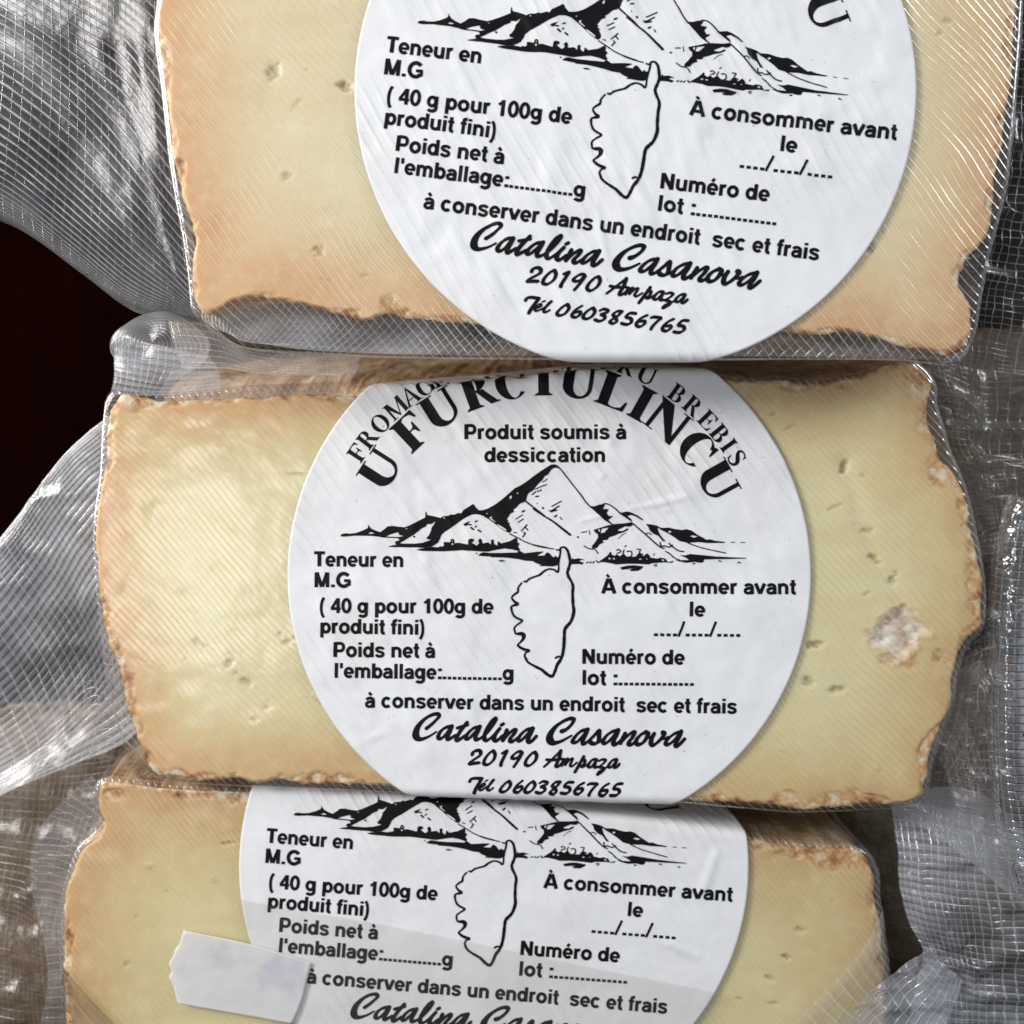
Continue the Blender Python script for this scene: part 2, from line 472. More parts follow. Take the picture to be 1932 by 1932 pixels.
def text_line(ink, s, p0, p1, capspan, dots=None):
    """bold line of print from p0 to p1 (baseline ends, design units); capspan = cap height"""
    p0 = np.array(p0, float); p1 = np.array(p1, float)
    adv = [GLY[c][0] for c in s]; tot = sum(adv)
    u = p1 - p0; Lg = np.linalg.norm(u); u /= Lg; n = np.array([u[1], -u[0]])
    sy = capspan / 716; sx = Lg / tot
    x = 0
    for c, a in zip(s, adv):
        for pts, w in GLY[c][1]:
            q = [p0 + u * (x + px) * sx + n * py * sy for px, py in pts]
            ink.stroke(q, w * 1.32 * (sx + sy) / 2, smooth=False, cap=False)
        x += a

body = Ink()
CH = 28.0
def TL(s, x0, y0, x1, y1): text_line(body, s, C5((x0, y0)), C5((x1, y1)), CH)
TL("Produit soumis \u00e0", 700, 303, 1320, 303)
TL("dessiccation", 778, 390, 1241, 390)
TL("Teneur en", 131, 786, 474, 789)
TL("M.G", 131, 865, 274, 866)
TL("( 40 g pour 100g de", 150, 963, 815, 966)
TL("produit fini)", 153, 1040, 556, 1046)
TL("Poids net \u00e0", 203, 1130, 594, 1134)
TL("l'emballage:", 207, 1209, 622, 1215)
TL("............", 618, 1215, 848, 1219)
TL("g", 847, 1218, 893, 1219)
TL("\u00c0 consommer avant", 1224, 889, 1964, 892)
TL("le", 1555, 976, 1619, 977)
TL("..../..../....", 1419, 1051, 1756, 1054)
TL("Num\u00e9ro de", 1148, 1156, 1541, 1159)
TL("lot :", 1148, 1236, 1290, 1238)
TL("..............", 1286, 1238, 1578, 1240)
TL("\u00e0 conserver dans un endroit  sec et frais", 325, 1322, 1740, 1346)

# --- brush script
script = Ink()
NIB = (.8, -.6)
def SD(pts, w=34): script.stroke(Dc(pts), np.asarray(w) * 1.56 * .31056 * NAT, 7, True, NIB)
def SE(pts, w=32): script.stroke(Ec(pts), np.asarray(w) * 1.56 * .33126 * NAT, 7, True, NIB)
SD([(322, 285), (380, 240), (430, 192), (472, 145), (462, 115), (425, 112), (365, 132), (290, 182), (222, 262), (195, 340), (205, 390), (245, 412), (300, 402), (370, 372), (440, 325)], [48, 40, 34, 32, 34, 34, 36, 42, 50, 54, 50, 38, 32, 26, 24])
SD([(615, 262), (560, 272), (500, 312), (466, 370), (472, 402), (505, 402), (555, 360), (600, 300), (628, 258)], 34)
SD([(628, 258), (605, 320), (580, 375), (582, 412), (615, 402), (670, 365)], 38)
SD([(812, 210), (765, 270), (722, 330), (688, 390), (692, 422), (725, 412), (790, 368)], 38)
SD([(695, 280), (750, 262), (818, 238)], 34)
SD([(955, 266), (890, 280), (830, 332), (800, 385), (808, 408), (840, 400), (890, 350), (940, 295), (966, 258)], 34)
SD([(966, 258), (940, 325), (914, 380), (918, 416), (950, 412), (1000, 382), (1060, 325), (1120, 245), (1152, 185), (1146, 162), (1110, 192), (1060, 270), (1025, 350), (1020, 408), (1048, 428), (1095, 400), (1140, 360)], 34)
SD([(1205, 286), (1155, 350), (1135, 402), (1152, 430), (1185, 422), (1240, 372)], 38)
SD([(1222, 246), (1248, 228)], 42)
SD([(1290, 305), (1275, 345), (1240, 430)], 36)
SD([(1245, 425), (1300, 360), (1360, 308), (1392, 305), (1375, 350), (1335, 402), (1332, 436), (1365, 438), (1425, 392)], 36)
SD([(1595, 285), (1525, 300), (1462, 352), (1428, 408), (1434, 432), (1468, 422), (1520, 372), (1570, 315), (1602, 280)], 34)
SD([(1602, 280), (1575, 345), (1548, 402), (1550, 440), (1585, 438), (1645, 375)], 38)
SE([(318, 240), (370, 215), (428, 162), (455, 112), (440, 96), (400, 97), (332, 126), (252, 186), (197, 260), (182, 320), (204, 358), (252, 368), (330, 343), (428, 285)], [46, 40, 32, 30, 32, 34, 36, 42, 50, 54, 48, 36, 30, 24])
SE([(600, 220), (540, 236), (482, 282), (442, 340), (452, 364), (492, 354), (540, 310), (588, 255), (612, 215)], 32)
SE([(612, 215), (585, 285), (558, 340), (560, 374), (590, 370), (640, 330), (695, 275), (738, 230), (740, 285), (735, 340), (705, 374), (662, 376), (640, 358)], 33)
SE([(720, 372), (760, 348), (790, 322)], 24)
SE([(945, 228), (882, 246), (822, 290), (787, 346), (794, 373), (832, 364), (888, 312), (932, 258), (956, 224)], 32)
SE([(956, 224), (932, 290), (905, 345), (905, 382), (935, 382), (985, 342)], 36)
SE([(1035, 262), (1010, 310), (980, 375)], 34)
SE([(985, 365), (1050, 298), (1112, 252), (1138, 256), (1115, 308), (1078, 358), (1078, 386), (1112, 384), (1162, 345)], 34)
SE([(1262, 252), (1215, 274), (1170, 320), (1156, 364), (1182, 388), (1232, 368), (1272, 318), (1292, 268), (1268, 250)], 34)
SE([(1275, 300), (1310, 305), (1345, 285)], 26)
SE([(1362, 265), (1332, 322), (1326, 374), (1352, 394), (1402, 360), (1450, 310), (1474, 268), (1462, 255)], 36)
SE([(1440, 318), (1480, 322), (1515, 300)], 24)
SE([(1655, 246), (1592, 266), (1532, 310), (1492, 362), (1502, 388), (1540, 378), (1598, 330), (1642, 276), (1666, 240)], 32)
SE([(1666, 240), (1640, 310), (1612, 362), (1606, 400), (1636, 398), (1705, 325)], 36)
SD([(872, 598), (890, 562), (940, 546), (972, 562), (968, 602), (920, 640), (862, 680), (842, 708), (885, 704), (955, 694)], 30)
SD([(1130, 557), (1090, 572), (1032, 640), (1012, 700), (1040, 718), (1080, 708), (1130, 660), (1148, 600), (1128, 556)], 28)
SD([(1232, 586), (1288, 556), (1260, 620), (1226, 690), (1216, 728)], 30)
SD([(1472, 578), (1450, 562), (1410, 572), (1362, 612), (1352, 640), (1382, 648), (1430, 628), (1474, 572), (1450, 630), (1400, 708), (1372, 748)], 28)
SD([(1630, 570), (1590, 582), (1532, 650), (1512, 710), (1540, 733), (1580, 720), (1630, 670), (1648, 612), (1628, 570)], 28)
SE([(118, 638), (180, 580), (250, 512), (308, 458)], 26)
SE([(308, 458), (288, 540), (262, 598), (256, 628), (284, 628), (330, 585)], 28)
SE([(148, 556), (220, 560), (315, 546)], 24)
SE([(342, 552), (316, 622)], 26)
SE([(318, 615), (358, 562), (384, 548), (380, 570), (352, 622), (405, 562), (438, 548), (430, 580), (414, 618), (440, 630), (490, 590)], 22)
SE([(568, 522), (530, 590), (490, 660), (466, 698)], 28)
SE([(515, 605), (550, 562), (578, 566), (572, 602), (540, 630), (520, 624), (560, 638), (618, 602)], 24)
SE([(708, 552), (660, 562), (622, 608), (618, 636), (650, 638), (696, 585), (714, 550), (692, 610), (688, 642), (720, 638)], 25)
SE([(738, 572), (778, 556), (812, 565), (788, 600), (742, 638), (788, 650), (788, 680), (752, 712), (722, 724), (742, 690), (800, 660), (852, 620)], 23)
SE([(938, 552), (890, 566), (852, 610), (847, 638), (880, 638), (926, 585), (944, 550), (922, 610), (914, 644), (942, 642), (970, 605)], 25)
SD([(842, 925), (862, 892), (920, 882), (990, 886)], 28)
SD([(988, 884), (960, 935), (922, 1000), (895, 1062)], 32)
SD([(968, 1000), (1018, 972), (1014, 948), (986, 962), (960, 1008), (976, 1028), (1020, 1008), (1062, 978)], 22)
SD([(1030, 920), (1060, 905)], 18)
SD([(1060, 992), (1108, 935), (1134, 898), (1110, 920), (1066, 990), (1060, 1022), (1086, 1028), (1125, 1000)], 24)
SD([(1320, 922), (1280, 937), (1222, 1000), (1212, 1038), (1250, 1048), (1300, 1020), (1334, 962), (1318, 921)], 27)
SD([(1480, 912), (1420, 960), (1380, 1020), (1390, 1048), (1430, 1048), (1468, 1010), (1460, 982), (1405, 1000)], 27)
SD([(1610, 926), (1570, 941), (1517, 1000), (1507, 1043), (1545, 1053), (1595, 1025), (1628, 966), (1608, 926)], 27)
SD([(1682, 945), (1722, 922), (1772, 932), (1758, 960), (1702, 984), (1744, 1002), (1738, 1038), (1690, 1062), (1642, 1053)], 27)
SE([(302, 807), (250, 812), (212, 850), (240, 880), (254, 918), (222, 944), (187, 930), (212, 898), (262, 858), (300, 810)], 25)
SE([(445, 812), (382, 817), (352, 860), (400, 872), (408, 910), (370, 938), (312, 934)], 26)
SE([(570, 817), (512, 852), (467, 910), (477, 943), (513, 943), (548, 910), (543, 882), (495, 893)], 26)
SE([(612, 840), (642, 827), (714, 832), (680, 870), (642, 920), (622, 960)], 26)
SE([(850, 827), (792, 862), (747, 920), (752, 953), (788, 958), (823, 930), (823, 902), (775, 908)], 26)
SE([(1000, 827), (937, 837), (907, 885), (953, 892), (968, 925), (930, 958), (867, 960)], 26)

# --- arched roman capitals (unit cap height)
def arc_ring(cx, cy, ro, ri, a0, a1, dx=0, n=28):
    a = np.radians(np.linspace(a0, a1, n))
    o = [(cx + ro[0] * math.cos(t), cy + ro[1] * math.sin(t)) for t in a]
    i = [(cx + dx + ri[0] * math.cos(t), cy + ri[1] * math.sin(t)) for t in a]
    return o, i
def roman(ch, st, th):
    """returns (width, polygons, strips)"""
    P = []; S = []
    sf = .10; sh = .045
    rect = lambda x0, x1, y0, y1: P.append([(x0, y0), (x1, y0), (x1, y1), (x0, y1)])
    def stem(x, w=st, top=True, bot=True, ext=sf):
        rect(x, x + w, 0, 1)
        for on, y, s in ((bot, 0, 1), (top, 1, -1)):
            if on:
                P.append([(x - ext, y), (x + w + ext, y), (x + w + ext, y + s * sh * .6), (x + w + .01, y + s * sh * 2), (x - .01, y + s * sh * 2), (x - ext, y + s * sh * .6)])
    if ch == 'I':
        stem(.11); w = st + .22
    elif ch == 'L':
        stem(.11); rect(.11, .88, 0, sh * 1.1); P.append([(.88, 0), (.93, .30), (.87, .30), (.78, .10), (.60, sh), (.60, 0)]); w = .95
    elif ch in 'FE':
        stem(.11)
        rect(.11, .82, 1 - sh * 1.1, 1); P.append([(.82, 1), (.84, .74), (.79, .74), (.71, .90), (.55, 1 - sh), (.55, 1)])
        rect(.11, .60, .5, .5 + sh); P.append([(.60, .34), (.65, .34), (.65, .70), (.60, .70), (.56, .58), (.5, .545), (.5, .5), (.56, .46)])
        w = .88
        if ch == 'E':
            rect(.11, .86, 0, sh * 1.1); P.append([(.86, 0), (.90, .28), (.85, .28), (.76, .11), (.58, sh), (.58, 0)]); w = .93
    elif ch == 'U':
        xl, xr = .12, .84; xo = xr + th
        o = [(xl, .34)] + [(xl + (xo - xl) / 2 + (xo - xl) / 2 * math.cos(t), .34 + .36 * math.sin(t)) for t in np.radians(np.linspace(180, 360, 20))] + [(xo, .34)]
        mi, ri = (xl + st + xr) / 2, (xr - xl - st) / 2
        i = [(xl + st, .34)] + [(mi + ri * math.cos(t), .34 + .27 * math.sin(t)) for t in np.radians(np.linspace(180, 360, 20))] + [(xr, .34)]
        S.append((o, i)); rect(xl, xl + st, .33, 1); rect(xr, xo, .33, 1)
        for a0, a1 in ((xl - sf, xl + st + sf), (xr - sf, xo + sf)):
            rect(a0, a1, 1 - sh * .8, 1)
        w = xo + .12
    elif ch in 'CG':
        o, i = arc_ring(.50, .5, (.46, .53), (.46 - st * .80, .485), 38, 318, .055)
        S.append((o, i)); P.append([(.84, .98), (.90, .98), (.90, .64), (.86, .64), (.78, .86), (.72, .90)])
        w = .98
        if ch == 'G': rect(.76, .76 + st, .04, .42); rect(.64, 1.04, .40, .445); w = 1.06
    elif ch == 'O':
        S.append(arc_ring(.52, .5, (.48, .53), (.48 - st, .485), 0, 360)); w = 1.04
    elif ch in 'RBP':
        stem(.11)
        rect(.11, .46, 1 - sh * 1.1, 1); rect(.11, .46, .47, .515)
        rr = .27
        S.append(arc_ring(.46, .742, (.30, .258), (.30 - st * .95, .215), 90, -90))
        w = .86
        if ch == 'R':
            P.append([(.40, .49), (.62, .49), (.93, .05), (1.0, .04), (1.0, 0), (.72, 0)]); w = 1.0
        if ch == 'B':
            rect(.11, .48, 0, sh * 1.1)
            S.append(arc_ring(.48, .262, (.34, .262), (.34 - st * .95, .212), 90, -90)); w = .90
    elif ch == 'N':
        rect(.14, .14 + th, 0, 1); rect(.94, .94 + th, 0, 1)
        P.append([(.02, 1), (.02 + st * 1.5, 1), (.94 + th, .02), (.94 + th, -.03), (.90, -.03)])
        rect(.03, .27 + th, 0, sh * .8); rect(.83, 1.05 + th, 1 - sh * .8, 1); w = 1.08 + th
    elif ch == 'M':
        rect(.13, .13 + th, 0, 1); rect(1.03 - st * .4, 1.03 + st * .6, 0, 1)
        P.append([(.08, 1), (.08 + st * 1.3, 1), (.66, .02), (.56, .02)]); P.append([(1.05, 1), (.98, 1), (.56, .02), (.62, .02)])
        rect(.02, .26 + th, 0, sh * .8); rect(.90, 1.20, 0, sh * .8); rect(.02, .20, 1 - sh * .8, 1); rect(1.0, 1.20, 1 - sh * .8, 1); w = 1.22
    elif ch == 'A':
        P.append([(.46, 1.02), (.54, 1.02), (.95, 0), (.95 - st * 1.15, 0)]); P.append([(.46, 1.02), (.50, .96), (.16, 0), (.16 - th, 0)])
        rect(.24, .76, .32, .32 + sh); rect(0, .30, 0, sh * .8); rect(.62, 1.04, 0, sh * .8); w = 1.04
    elif ch == 'T':
        stem(.36, top=False); rect(.02, .70 + st, 1 - sh, 1); P.append([(.02, 1), (.02, .74), (.06, .74), (.14, .93), (.3, .95), (.3, 1)])
        x = .70 + st; P.append([(x, 1), (x, .74), (x - .04, .74), (x - .12, .93), (x - .28, .95), (x - .28, 1)]); w = x + .02
    elif ch == 'S':
        c = catmull([(.60, .80), (.52, .93), (.36, .98), (.18, .92), (.13, .76), (.24, .62), (.44, .50), (.60, .36), (.60, .16), (.44, .03), (.26, .02), (.12, .12), (.08, .28)], 5)
        d = np.gradient(c, axis=0); d /= np.linalg.norm(d, axis=1)[:, None]
        ww = np.interp(np.linspace(0, 1, len(c)), [0, .2, .5, .8, 1], [.05, .09, st * 1.05, .09, .05])
        nn = np.stack([-d[:, 1], d[:, 0]], 1) * ww[:, None] / 2
        S.append((list(map(tuple, c + nn)), list(map(tuple, c - nn))))
        rect(.60, .64, .70, .98); rect(.05, .09, .02, .32); w = .72
    return w, P, S
arch = Ink()
def put(ch, deg, R, h, st, th, sx=1.0):
    w, P, S = roman(ch, st, th)
    a = math.radians(deg); u = np.array([math.cos(a), math.sin(a)]); n = np.array([math.sin(a), -math.cos(a)])
    base = np.array([2045., 2157.]) + n * R
    f = lambda p: tuple((base + u * (p[0] - w / 2) * h * sx + n * p[1] * h) * NAT)
    for p in P: arch.poly([f(q) for q in p])
    for o, i in S: arch.strip([f(q) for q in o], [f(q) for q in i])
for ch, d in zip('UFURCIULINCU', (-57.3, -43, -32.3, -20.0, -10.2, -.6, 9.6, 20.6, 29.3, 38.4, 50.2, 61.2)):
    put(ch, d, 672, 127, .30, .12, 1.04)
for ch, d in zip('FROMAGEAULAITCRUBREBIS', (-56.8, -52.4, -47.4, -41.9, -36.9, -32.6, -28.3, -18.2, -13.8, -4.9, -.9, 2.8, 6.2, 16.4, 21.2, 26.8, 36, 41.1, 46.3, 50.9, 54.6, 58.4)):
    put(ch, d, 806, 66, .235, .125, 1.0)

# --- the mountain drawing
mt = Ink()
ridge = np.vstack([A([(70, 692), (85, 680), (120, 674), (150, 678), (210, 672), (270, 650), (315, 628), (322, 612), (316, 590), (331, 612), (345, 630), (385, 650), (430, 664), (470, 635), (495, 612), (540, 608), (600, 616), (650, 620), (700, 600), (760, 570), (836, 530), (836, 486), (842, 476), (852, 510), (900, 518), (950, 530), (972, 536), (1000, 520), (1050, 515), (1065, 503), (1090, 508), (1138, 490), (1160, 495), (1180, 465), (1220, 440), (1265, 410), (1278, 418), (1286, 436), (1320, 468), (1360, 465), (1400, 450), (1450, 425), (1520, 375), (1590, 315), (1640, 270), (1700, 240), (1760, 200)]),
    B([(0, 150), (60, 108), (120, 70), (150, 52), (180, 49), (206, 60), (226, 84), (212, 86), (195, 78), (175, 80), (155, 92), (140, 110), (125, 135), (95, 150), (75, 185), (50, 205), (20, 240), (0, 268)]),
    A([(1790, 300), (1770, 310), (1755, 335), (1745, 375), (1720, 398), (1700, 402), (1680, 415), (1660, 440), (1630, 462), (1636, 480), (1600, 500), (1590, 520), (1570, 548), (1586, 555), (1575, 570), (1600, 582), (1590, 592), (1602, 610), (1616, 640), (1608, 662), (1590, 672), (1565, 660), (1520, 635), (1450, 580), (1410, 550), (1385, 535), (1360, 518), (1330, 508), (1290, 502), (1250, 507), (1215, 525), (1180, 545), (1150, 565), (1100, 602), (1060, 630), (1010, 662), (980, 690), (970, 720), (950, 760), (920, 780), (890, 795), (830, 808), (760, 802), (650, 801), (560, 799), (505, 798), (510, 790), (575, 776), (560, 760), (570, 746), (602, 738), (590, 719), (540, 716), (450, 713), (420, 706), (350, 698), (200, 696), (110, 705), (75, 703)])])
holes = [A(h) for h in (
    [(930, 562), (890, 592), (850, 592), (842, 612), (800, 632), (760, 666), (730, 690), (690, 712), (650, 737), (605, 764), (650, 768), (740, 768), (810, 760), (890, 733), (850, 728), (848, 712), (870, 690), (886, 655), (892, 622), (912, 597)],
    [(478, 703), (520, 685), (590, 664), (602, 690), (640, 700), (600, 708), (540, 706)],
    [(318, 676), (345, 663), (378, 674), (350, 679)],
    [(1594, 362), (1596, 342), (1608, 332), (1616, 340), (1610, 365)], [(1660, 318), (1664, 305), (1676, 308), (1672, 320)],
    [(997, 538), (1004, 528), (1013, 537), (1005, 546)], [(1382, 495), (1390, 488), (1398, 496), (1390, 503)],
    [(1410, 530), (1440, 522), (1432, 543), (1475, 573), (1455, 568), (1425, 550)], [(1478, 594), (1492, 596), (1540, 622), (1572, 646), (1556, 650), (1500, 616)],
    [(655, 632), (672, 630), (674, 636), (656, 638)])]
mt.poly(ridge, holes)
village = A([(755, 825), (790, 812), (830, 809), (890, 797), (960, 801), (965, 790), (990, 795), (1006, 780), (998, 762), (1010, 752), (1060, 756), (1064, 732), (1080, 722), (1096, 734), (1100, 766), (1130, 759), (1180, 768), (1220, 776), (1225, 730), (1245, 722), (1276, 728), (1270, 750), (1252, 758), (1300, 786), (1322, 765), (1312, 740), (1330, 718), (1346, 735), (1350, 766), (1400, 756), (1430, 776), (1428, 735), (1452, 730), (1456, 770), (1485, 786), (1490, 745), (1522, 766), (1600, 745), (1655, 712), (1666, 730), (1666, 755), (1686, 768), (1672, 795), (1690, 820), (1676, 836), (1620, 820), (1550, 811), (1480, 823), (1400, 841), (1160, 828), (1000, 838), (800, 833)])
mt.poly(village, [A([(1066, 770), (1080, 762), (1090, 772), (1080, 784)]), A([(1072, 742), (1080, 738), (1086, 746), (1078, 752)])])
mt.poly(np.vstack([A([(1312, 875), (1332, 856), (1360, 845), (1415, 851), (1521, 852)]), C([(100, 152), (215, 150), (236, 128), (228, 112), (310, 160), (400, 150), (480, 140), (572, 134), (560, 150), (485, 192), (590, 192), (600, 165), (625, 147), (655, 160), (690, 200), (714, 218), (736, 192), (756, 214), (792, 206), (785, 310), (740, 332), (690, 338), (600, 335), (515, 335), (540, 318), (460, 290), (430, 268), (330, 262), (230, 240), (90, 222), (0, 215)]), A([(1430, 891), (1420, 884), (1350, 880)])]))
mt.poly(A([(1490, 920), (1530, 915), (1565, 925), (1512, 931)]))
def ms(f, sc, pts, w, n=5): mt.stroke(f(pts), np.asarray(w) * 1.2 * sc * NAT, n, True, jit=.10)
sa, sb, sc_ = .41408, .43996, .27439
ms(B, sb, [(212, 72), (245, 108), (320, 205), (400, 305), (440, 362), (490, 418)], 9)
ms(A, sa, [(1738, 384), (1850, 470), (1932, 536)], 12)
ms(B, sb, [(0, 428), (75, 480), (160, 530), (240, 592), (312, 648)], [11, 11, 14, 16, 17])
ms(A, sa, [(1600, 680), (1680, 722), (1760, 762), (1850, 786), (1932, 803)], 9)
ms(B, sb, [(0, 735), (60, 750), (172, 768)], 8)
mt.poly(A([(1178, 592), (1210, 575), (1243, 562), (1226, 582), (1212, 606), (1190, 608)]))
for p, w in (([(1225, 597), (1250, 597)], 10), ([(1285, 572), (1305, 562)], 10), ([(1250, 625), (1270, 640)], 14), ([(1285, 620), (1295, 608)], 9), ([(1312, 645), (1335, 660)], 12), ([(733, 704), (737, 706)], 14),
             ([(1712, 480), (1730, 470)], 13), ([(1655, 545), (1710, 510)], 8), ([(1675, 575), (1720, 545)], 8), ([(1703, 652), (1752, 598)], 9), ([(1740, 622), (1760, 645)], 9), ([(1715, 708), (1738, 672)], 10), ([(1735, 672), (1722, 662)], 7), ([(1635, 666), (1658, 670)], 8),
             ([(1848, 298), (1853, 290)], 9), ([(1872, 292), (1880, 284)], 9), ([(1800, 325), (1830, 300)], 9), ([(1830, 345), (1858, 340)], 9), ([(1895, 445), (1899, 449)], 14), ([(1845, 400), (1845, 410)], 5), ([(1294, 855), (1302, 855)], 8)):
    ms(A, sa, p, w)
for p, w in (([(80, 200), (115, 175)], 6), ([(15, 262), (60, 240), (112, 222)], 7), ([(38, 282), (42, 275)], 8), ([(60, 272), (64, 264)], 8), ([(18, 323), (42, 319)], 9), ([(155, 407), (235, 362)], 8), ([(160, 440), (218, 402)], 9), ([(135, 445), (190, 436)], 10), ([(148, 455), (200, 438)], 7), ([(180, 494), (196, 482)], 12), ([(228, 500), (240, 516)], 8), ([(79, 422), (83, 422)], 10), ([(375, 667), (381, 667)], 12),
             ([(410, 627), (450, 621)], 7), ([(470, 610), (480, 645)], 6), ([(430, 742), (470, 765), (520, 772), (548, 805)], 8), ([(720, 682), (755, 648), (788, 633)], 4), ([(595, 385), (632, 387), (680, 415), (735, 462)], 9),
             ([(848, 555), (900, 600), (960, 652), (1020, 706), (1075, 750), (1110, 766)], 10), ([(1310, 716), (1400, 750), (1500, 775), (1632, 803)], 8), ([(1075, 712), (1085, 745), (1110, 742), (1150, 752), (1180, 735)], 9), ([(1150, 720), (1190, 755), (1230, 782), (1275, 790)], 9), ([(950, 640), (985, 632), (1000, 648)], 7), ([(1120, 787), (1160, 812), (1200, 845), (1240, 862)], 8), ([(1150, 800), (1185, 840)], 6),
             ([(1678, 712), (1710, 712)], 5), ([(1760, 712), (1795, 712)], 5), ([(1355, 893), (1368, 893)], 9), ([(1572, 868), (1590, 874)], 9), ([(1738, 880), (1752, 884)], 9), ([(1020, 905), (1045, 900)], 7), ([(1030, 915), (1048, 912)], 6), ([(450, 887), (466, 878)], 8), ([(480, 887), (491, 877)], 8), ([(505, 887), (516, 875)], 9), ([(535, 868), (552, 885)], 9), ([(775, 750), (788, 738)], 7), ([(1022, 820), (1026, 808)], 7),
             ([(655, 800), (640, 830)], 14), ([(880, 770), (910, 772), (898, 800), (930, 815)], 8), ([(940, 832), (965, 812), (988, 835)], 8), ([(705, 780), (725, 772), (742, 790), (710, 805)], 8), ([(770, 775), (760, 805)], 8), ([(795, 790), (828, 788), (835, 820), (815, 838)], 9)):
    ms(B, sb, p, w)
def wob(p, a=.35):
    p = np.asarray(p); return p + np.array([[random.uniform(-a, a), random.uniform(-a, a)] for _ in p])
for P in ([(480, 405), (520, 405), (555, 392), (600, 384), (606, 400), (588, 425), (640, 430), (622, 465), (640, 488), (676, 486), (658, 505), (636, 522), (660, 545), (684, 561), (655, 558), (600, 520), (550, 475), (510, 440)],
          [(720, 460), (760, 458), (800, 451), (840, 460), (890, 485), (936, 521), (925, 524), (870, 492), (830, 480), (798, 490), (830, 515), (840, 540), (810, 522), (770, 494)],
          [(955, 555), (1000, 560), (1045, 570), (1085, 590), (1150, 588), (1200, 600), (1260, 608), (1300, 600), (1340, 612), (1390, 645), (1470, 690), (1500, 685), (1540, 698), (1632, 709), (1620, 716), (1480, 716), (1400, 709), (1310, 716), (1240, 702), (1200, 672), (1150, 641), (1120, 625), (1085, 607), (1062, 588), (1052, 594), (1066, 635), (1090, 665), (1124, 707), (1095, 703), (1060, 657), (1020, 641), (985, 611), (975, 580)],
          [(1240, 820), (1290, 822), (1330, 812), (1430, 818), (1550, 831), (1812, 842), (1800, 850), (1550, 856), (1450, 856), (1440, 882), (1410, 886), (1370, 878), (1300, 886), (1240, 876), (1200, 862), (1250, 862), (1320, 861), (1300, 845)],
          [(735, 925), (790, 912), (850, 905), (932, 915), (920, 935), (890, 952), (830, 956), (812, 946), (850, 935), (800, 938), (750, 946)]):
    h = []
    if P[0] == (955, 555): h = [B([(1140, 620), (1160, 612), (1172, 622), (1155, 632)]), B([(1325, 660), (1350, 652), (1395, 662), (1365, 672)])]
    mt.poly(wob(B(P)), h)
mt.poly(B([(510, 605), (560, 590), (640, 565), (700, 555), (780, 550), (835, 540), (851, 555), (830, 575), (800, 580), (780, 575), (720, 605), (715, 615), (760, 615), (800, 590), (806, 605), (770, 625), (720, 640), (690, 655), (640, 670), (630, 690), (585, 695), (598, 712), (560, 730), (540, 760), (500, 765), (495, 745), (520, 715), (550, 670), (545, 640), (525, 630)]),
        [B([(548, 605), (562, 596), (566, 618), (553, 622)]), B([(580, 596), (640, 586), (602, 628), (570, 634), (574, 612)])])
mt.poly(B([(550, 880), (580, 858), (620, 830), (650, 800), (665, 815), (690, 827), (705, 812), (735, 830), (765, 805), (790, 832), (830, 835), (870, 832), (890, 805), (910, 812), (940, 832), (960, 812), (985, 822), (985, 840), (1050, 850), (1080, 842), (1120, 850), (1142, 880), (1190, 868), (1180, 885), (1100, 882), (1000, 890), (980, 900), (900, 895), (800, 893), (700, 900), (660, 890), (600, 880)]),
        [B([(640, 840), (658, 845), (650, 858), (636, 854)]), B([(670, 845), (690, 846), (694, 856), (675, 856)]), B([(895, 850), (918, 850), (916, 858), (898, 860)]), B([(950, 848), (970, 850), (966, 858)]), B([(1085, 855), (1105, 858), (1112, 870), (1092, 868)])])
mt.poly(C([(948, 288), (965, 225), (990, 240), (1050, 228), (1132, 248), (1070, 258), (1060, 270), (1122, 286), (1100, 316), (1060, 305), (945, 310)]))

isl = Ink()
def iss(p, w): isl.stroke(C(p), np.asarray(w) * 1.2 * sc_ * NAT, 4, True, jit=.12)
iss([(750, 110), (775, 118), (800, 110), (805, 92), (835, 76), (870, 86), (900, 122), (916, 170), (930, 230), (936, 290), (915, 370), (900, 420), (915, 480), (960, 560), (975, 620), (970, 700), (975, 850), (986, 940), (970, 1030), (940, 1100), (880, 1170), (860, 1220), (855, 1350), (848, 1450), (830, 1550), (800, 1620), (760, 1680), (725, 1780), (690, 1835), (640, 1820), (590, 1780), (540, 1740), (440, 1690), (360, 1640), (330, 1590), (318, 1550), (336, 1510), (380, 1485), (300, 1465), (240, 1430), (225, 1405), (260, 1370), (300, 1320), (300, 1270), (270, 1255), (200, 1255), (180, 1210), (180, 1170), (220, 1130), (285, 1080), (230, 1050), (180, 1020), (150, 970), (135, 900), (150, 875), (222, 850), (180, 820), (142, 765), (180, 720), (225, 685), (230, 630), (275, 565)],
    [18, 18, 20, 22, 22, 24, 26, 30, 32, 34, 34, 32, 32, 32, 34, 36, 36, 38, 36, 36, 38, 38, 36, 34, 34, 36, 36, 34, 36, 34, 34, 32, 30, 28, 26, 22, 22, 30, 32, 30, 24, 22, 36, 48, 40, 24, 22, 22, 20, 26, 26, 26, 24, 26, 22, 40, 26, 20, 24, 26, 22, 18])
iss([(305, 542), (340, 545), (380, 510), (450, 480), (520, 455), (580, 405), (650, 374), (720, 386), (766, 415), (780, 370), (780, 310), (788, 240), (800, 170), (806, 112)], [20, 24, 22, 20, 24, 26, 20, 24, 26, 20, 18, 22, 22, 20])
iss([(738, 1586), (775, 1565), (810, 1575)], 22)
ART = [('mountain_drawing', mt), ('island_outline', isl), ('printed_text', body), ('script_lettering', script), ('arched_lettering', arch)]
ART = [(n, split_tris(i.tris(), 9.0)) for n, i in ART]

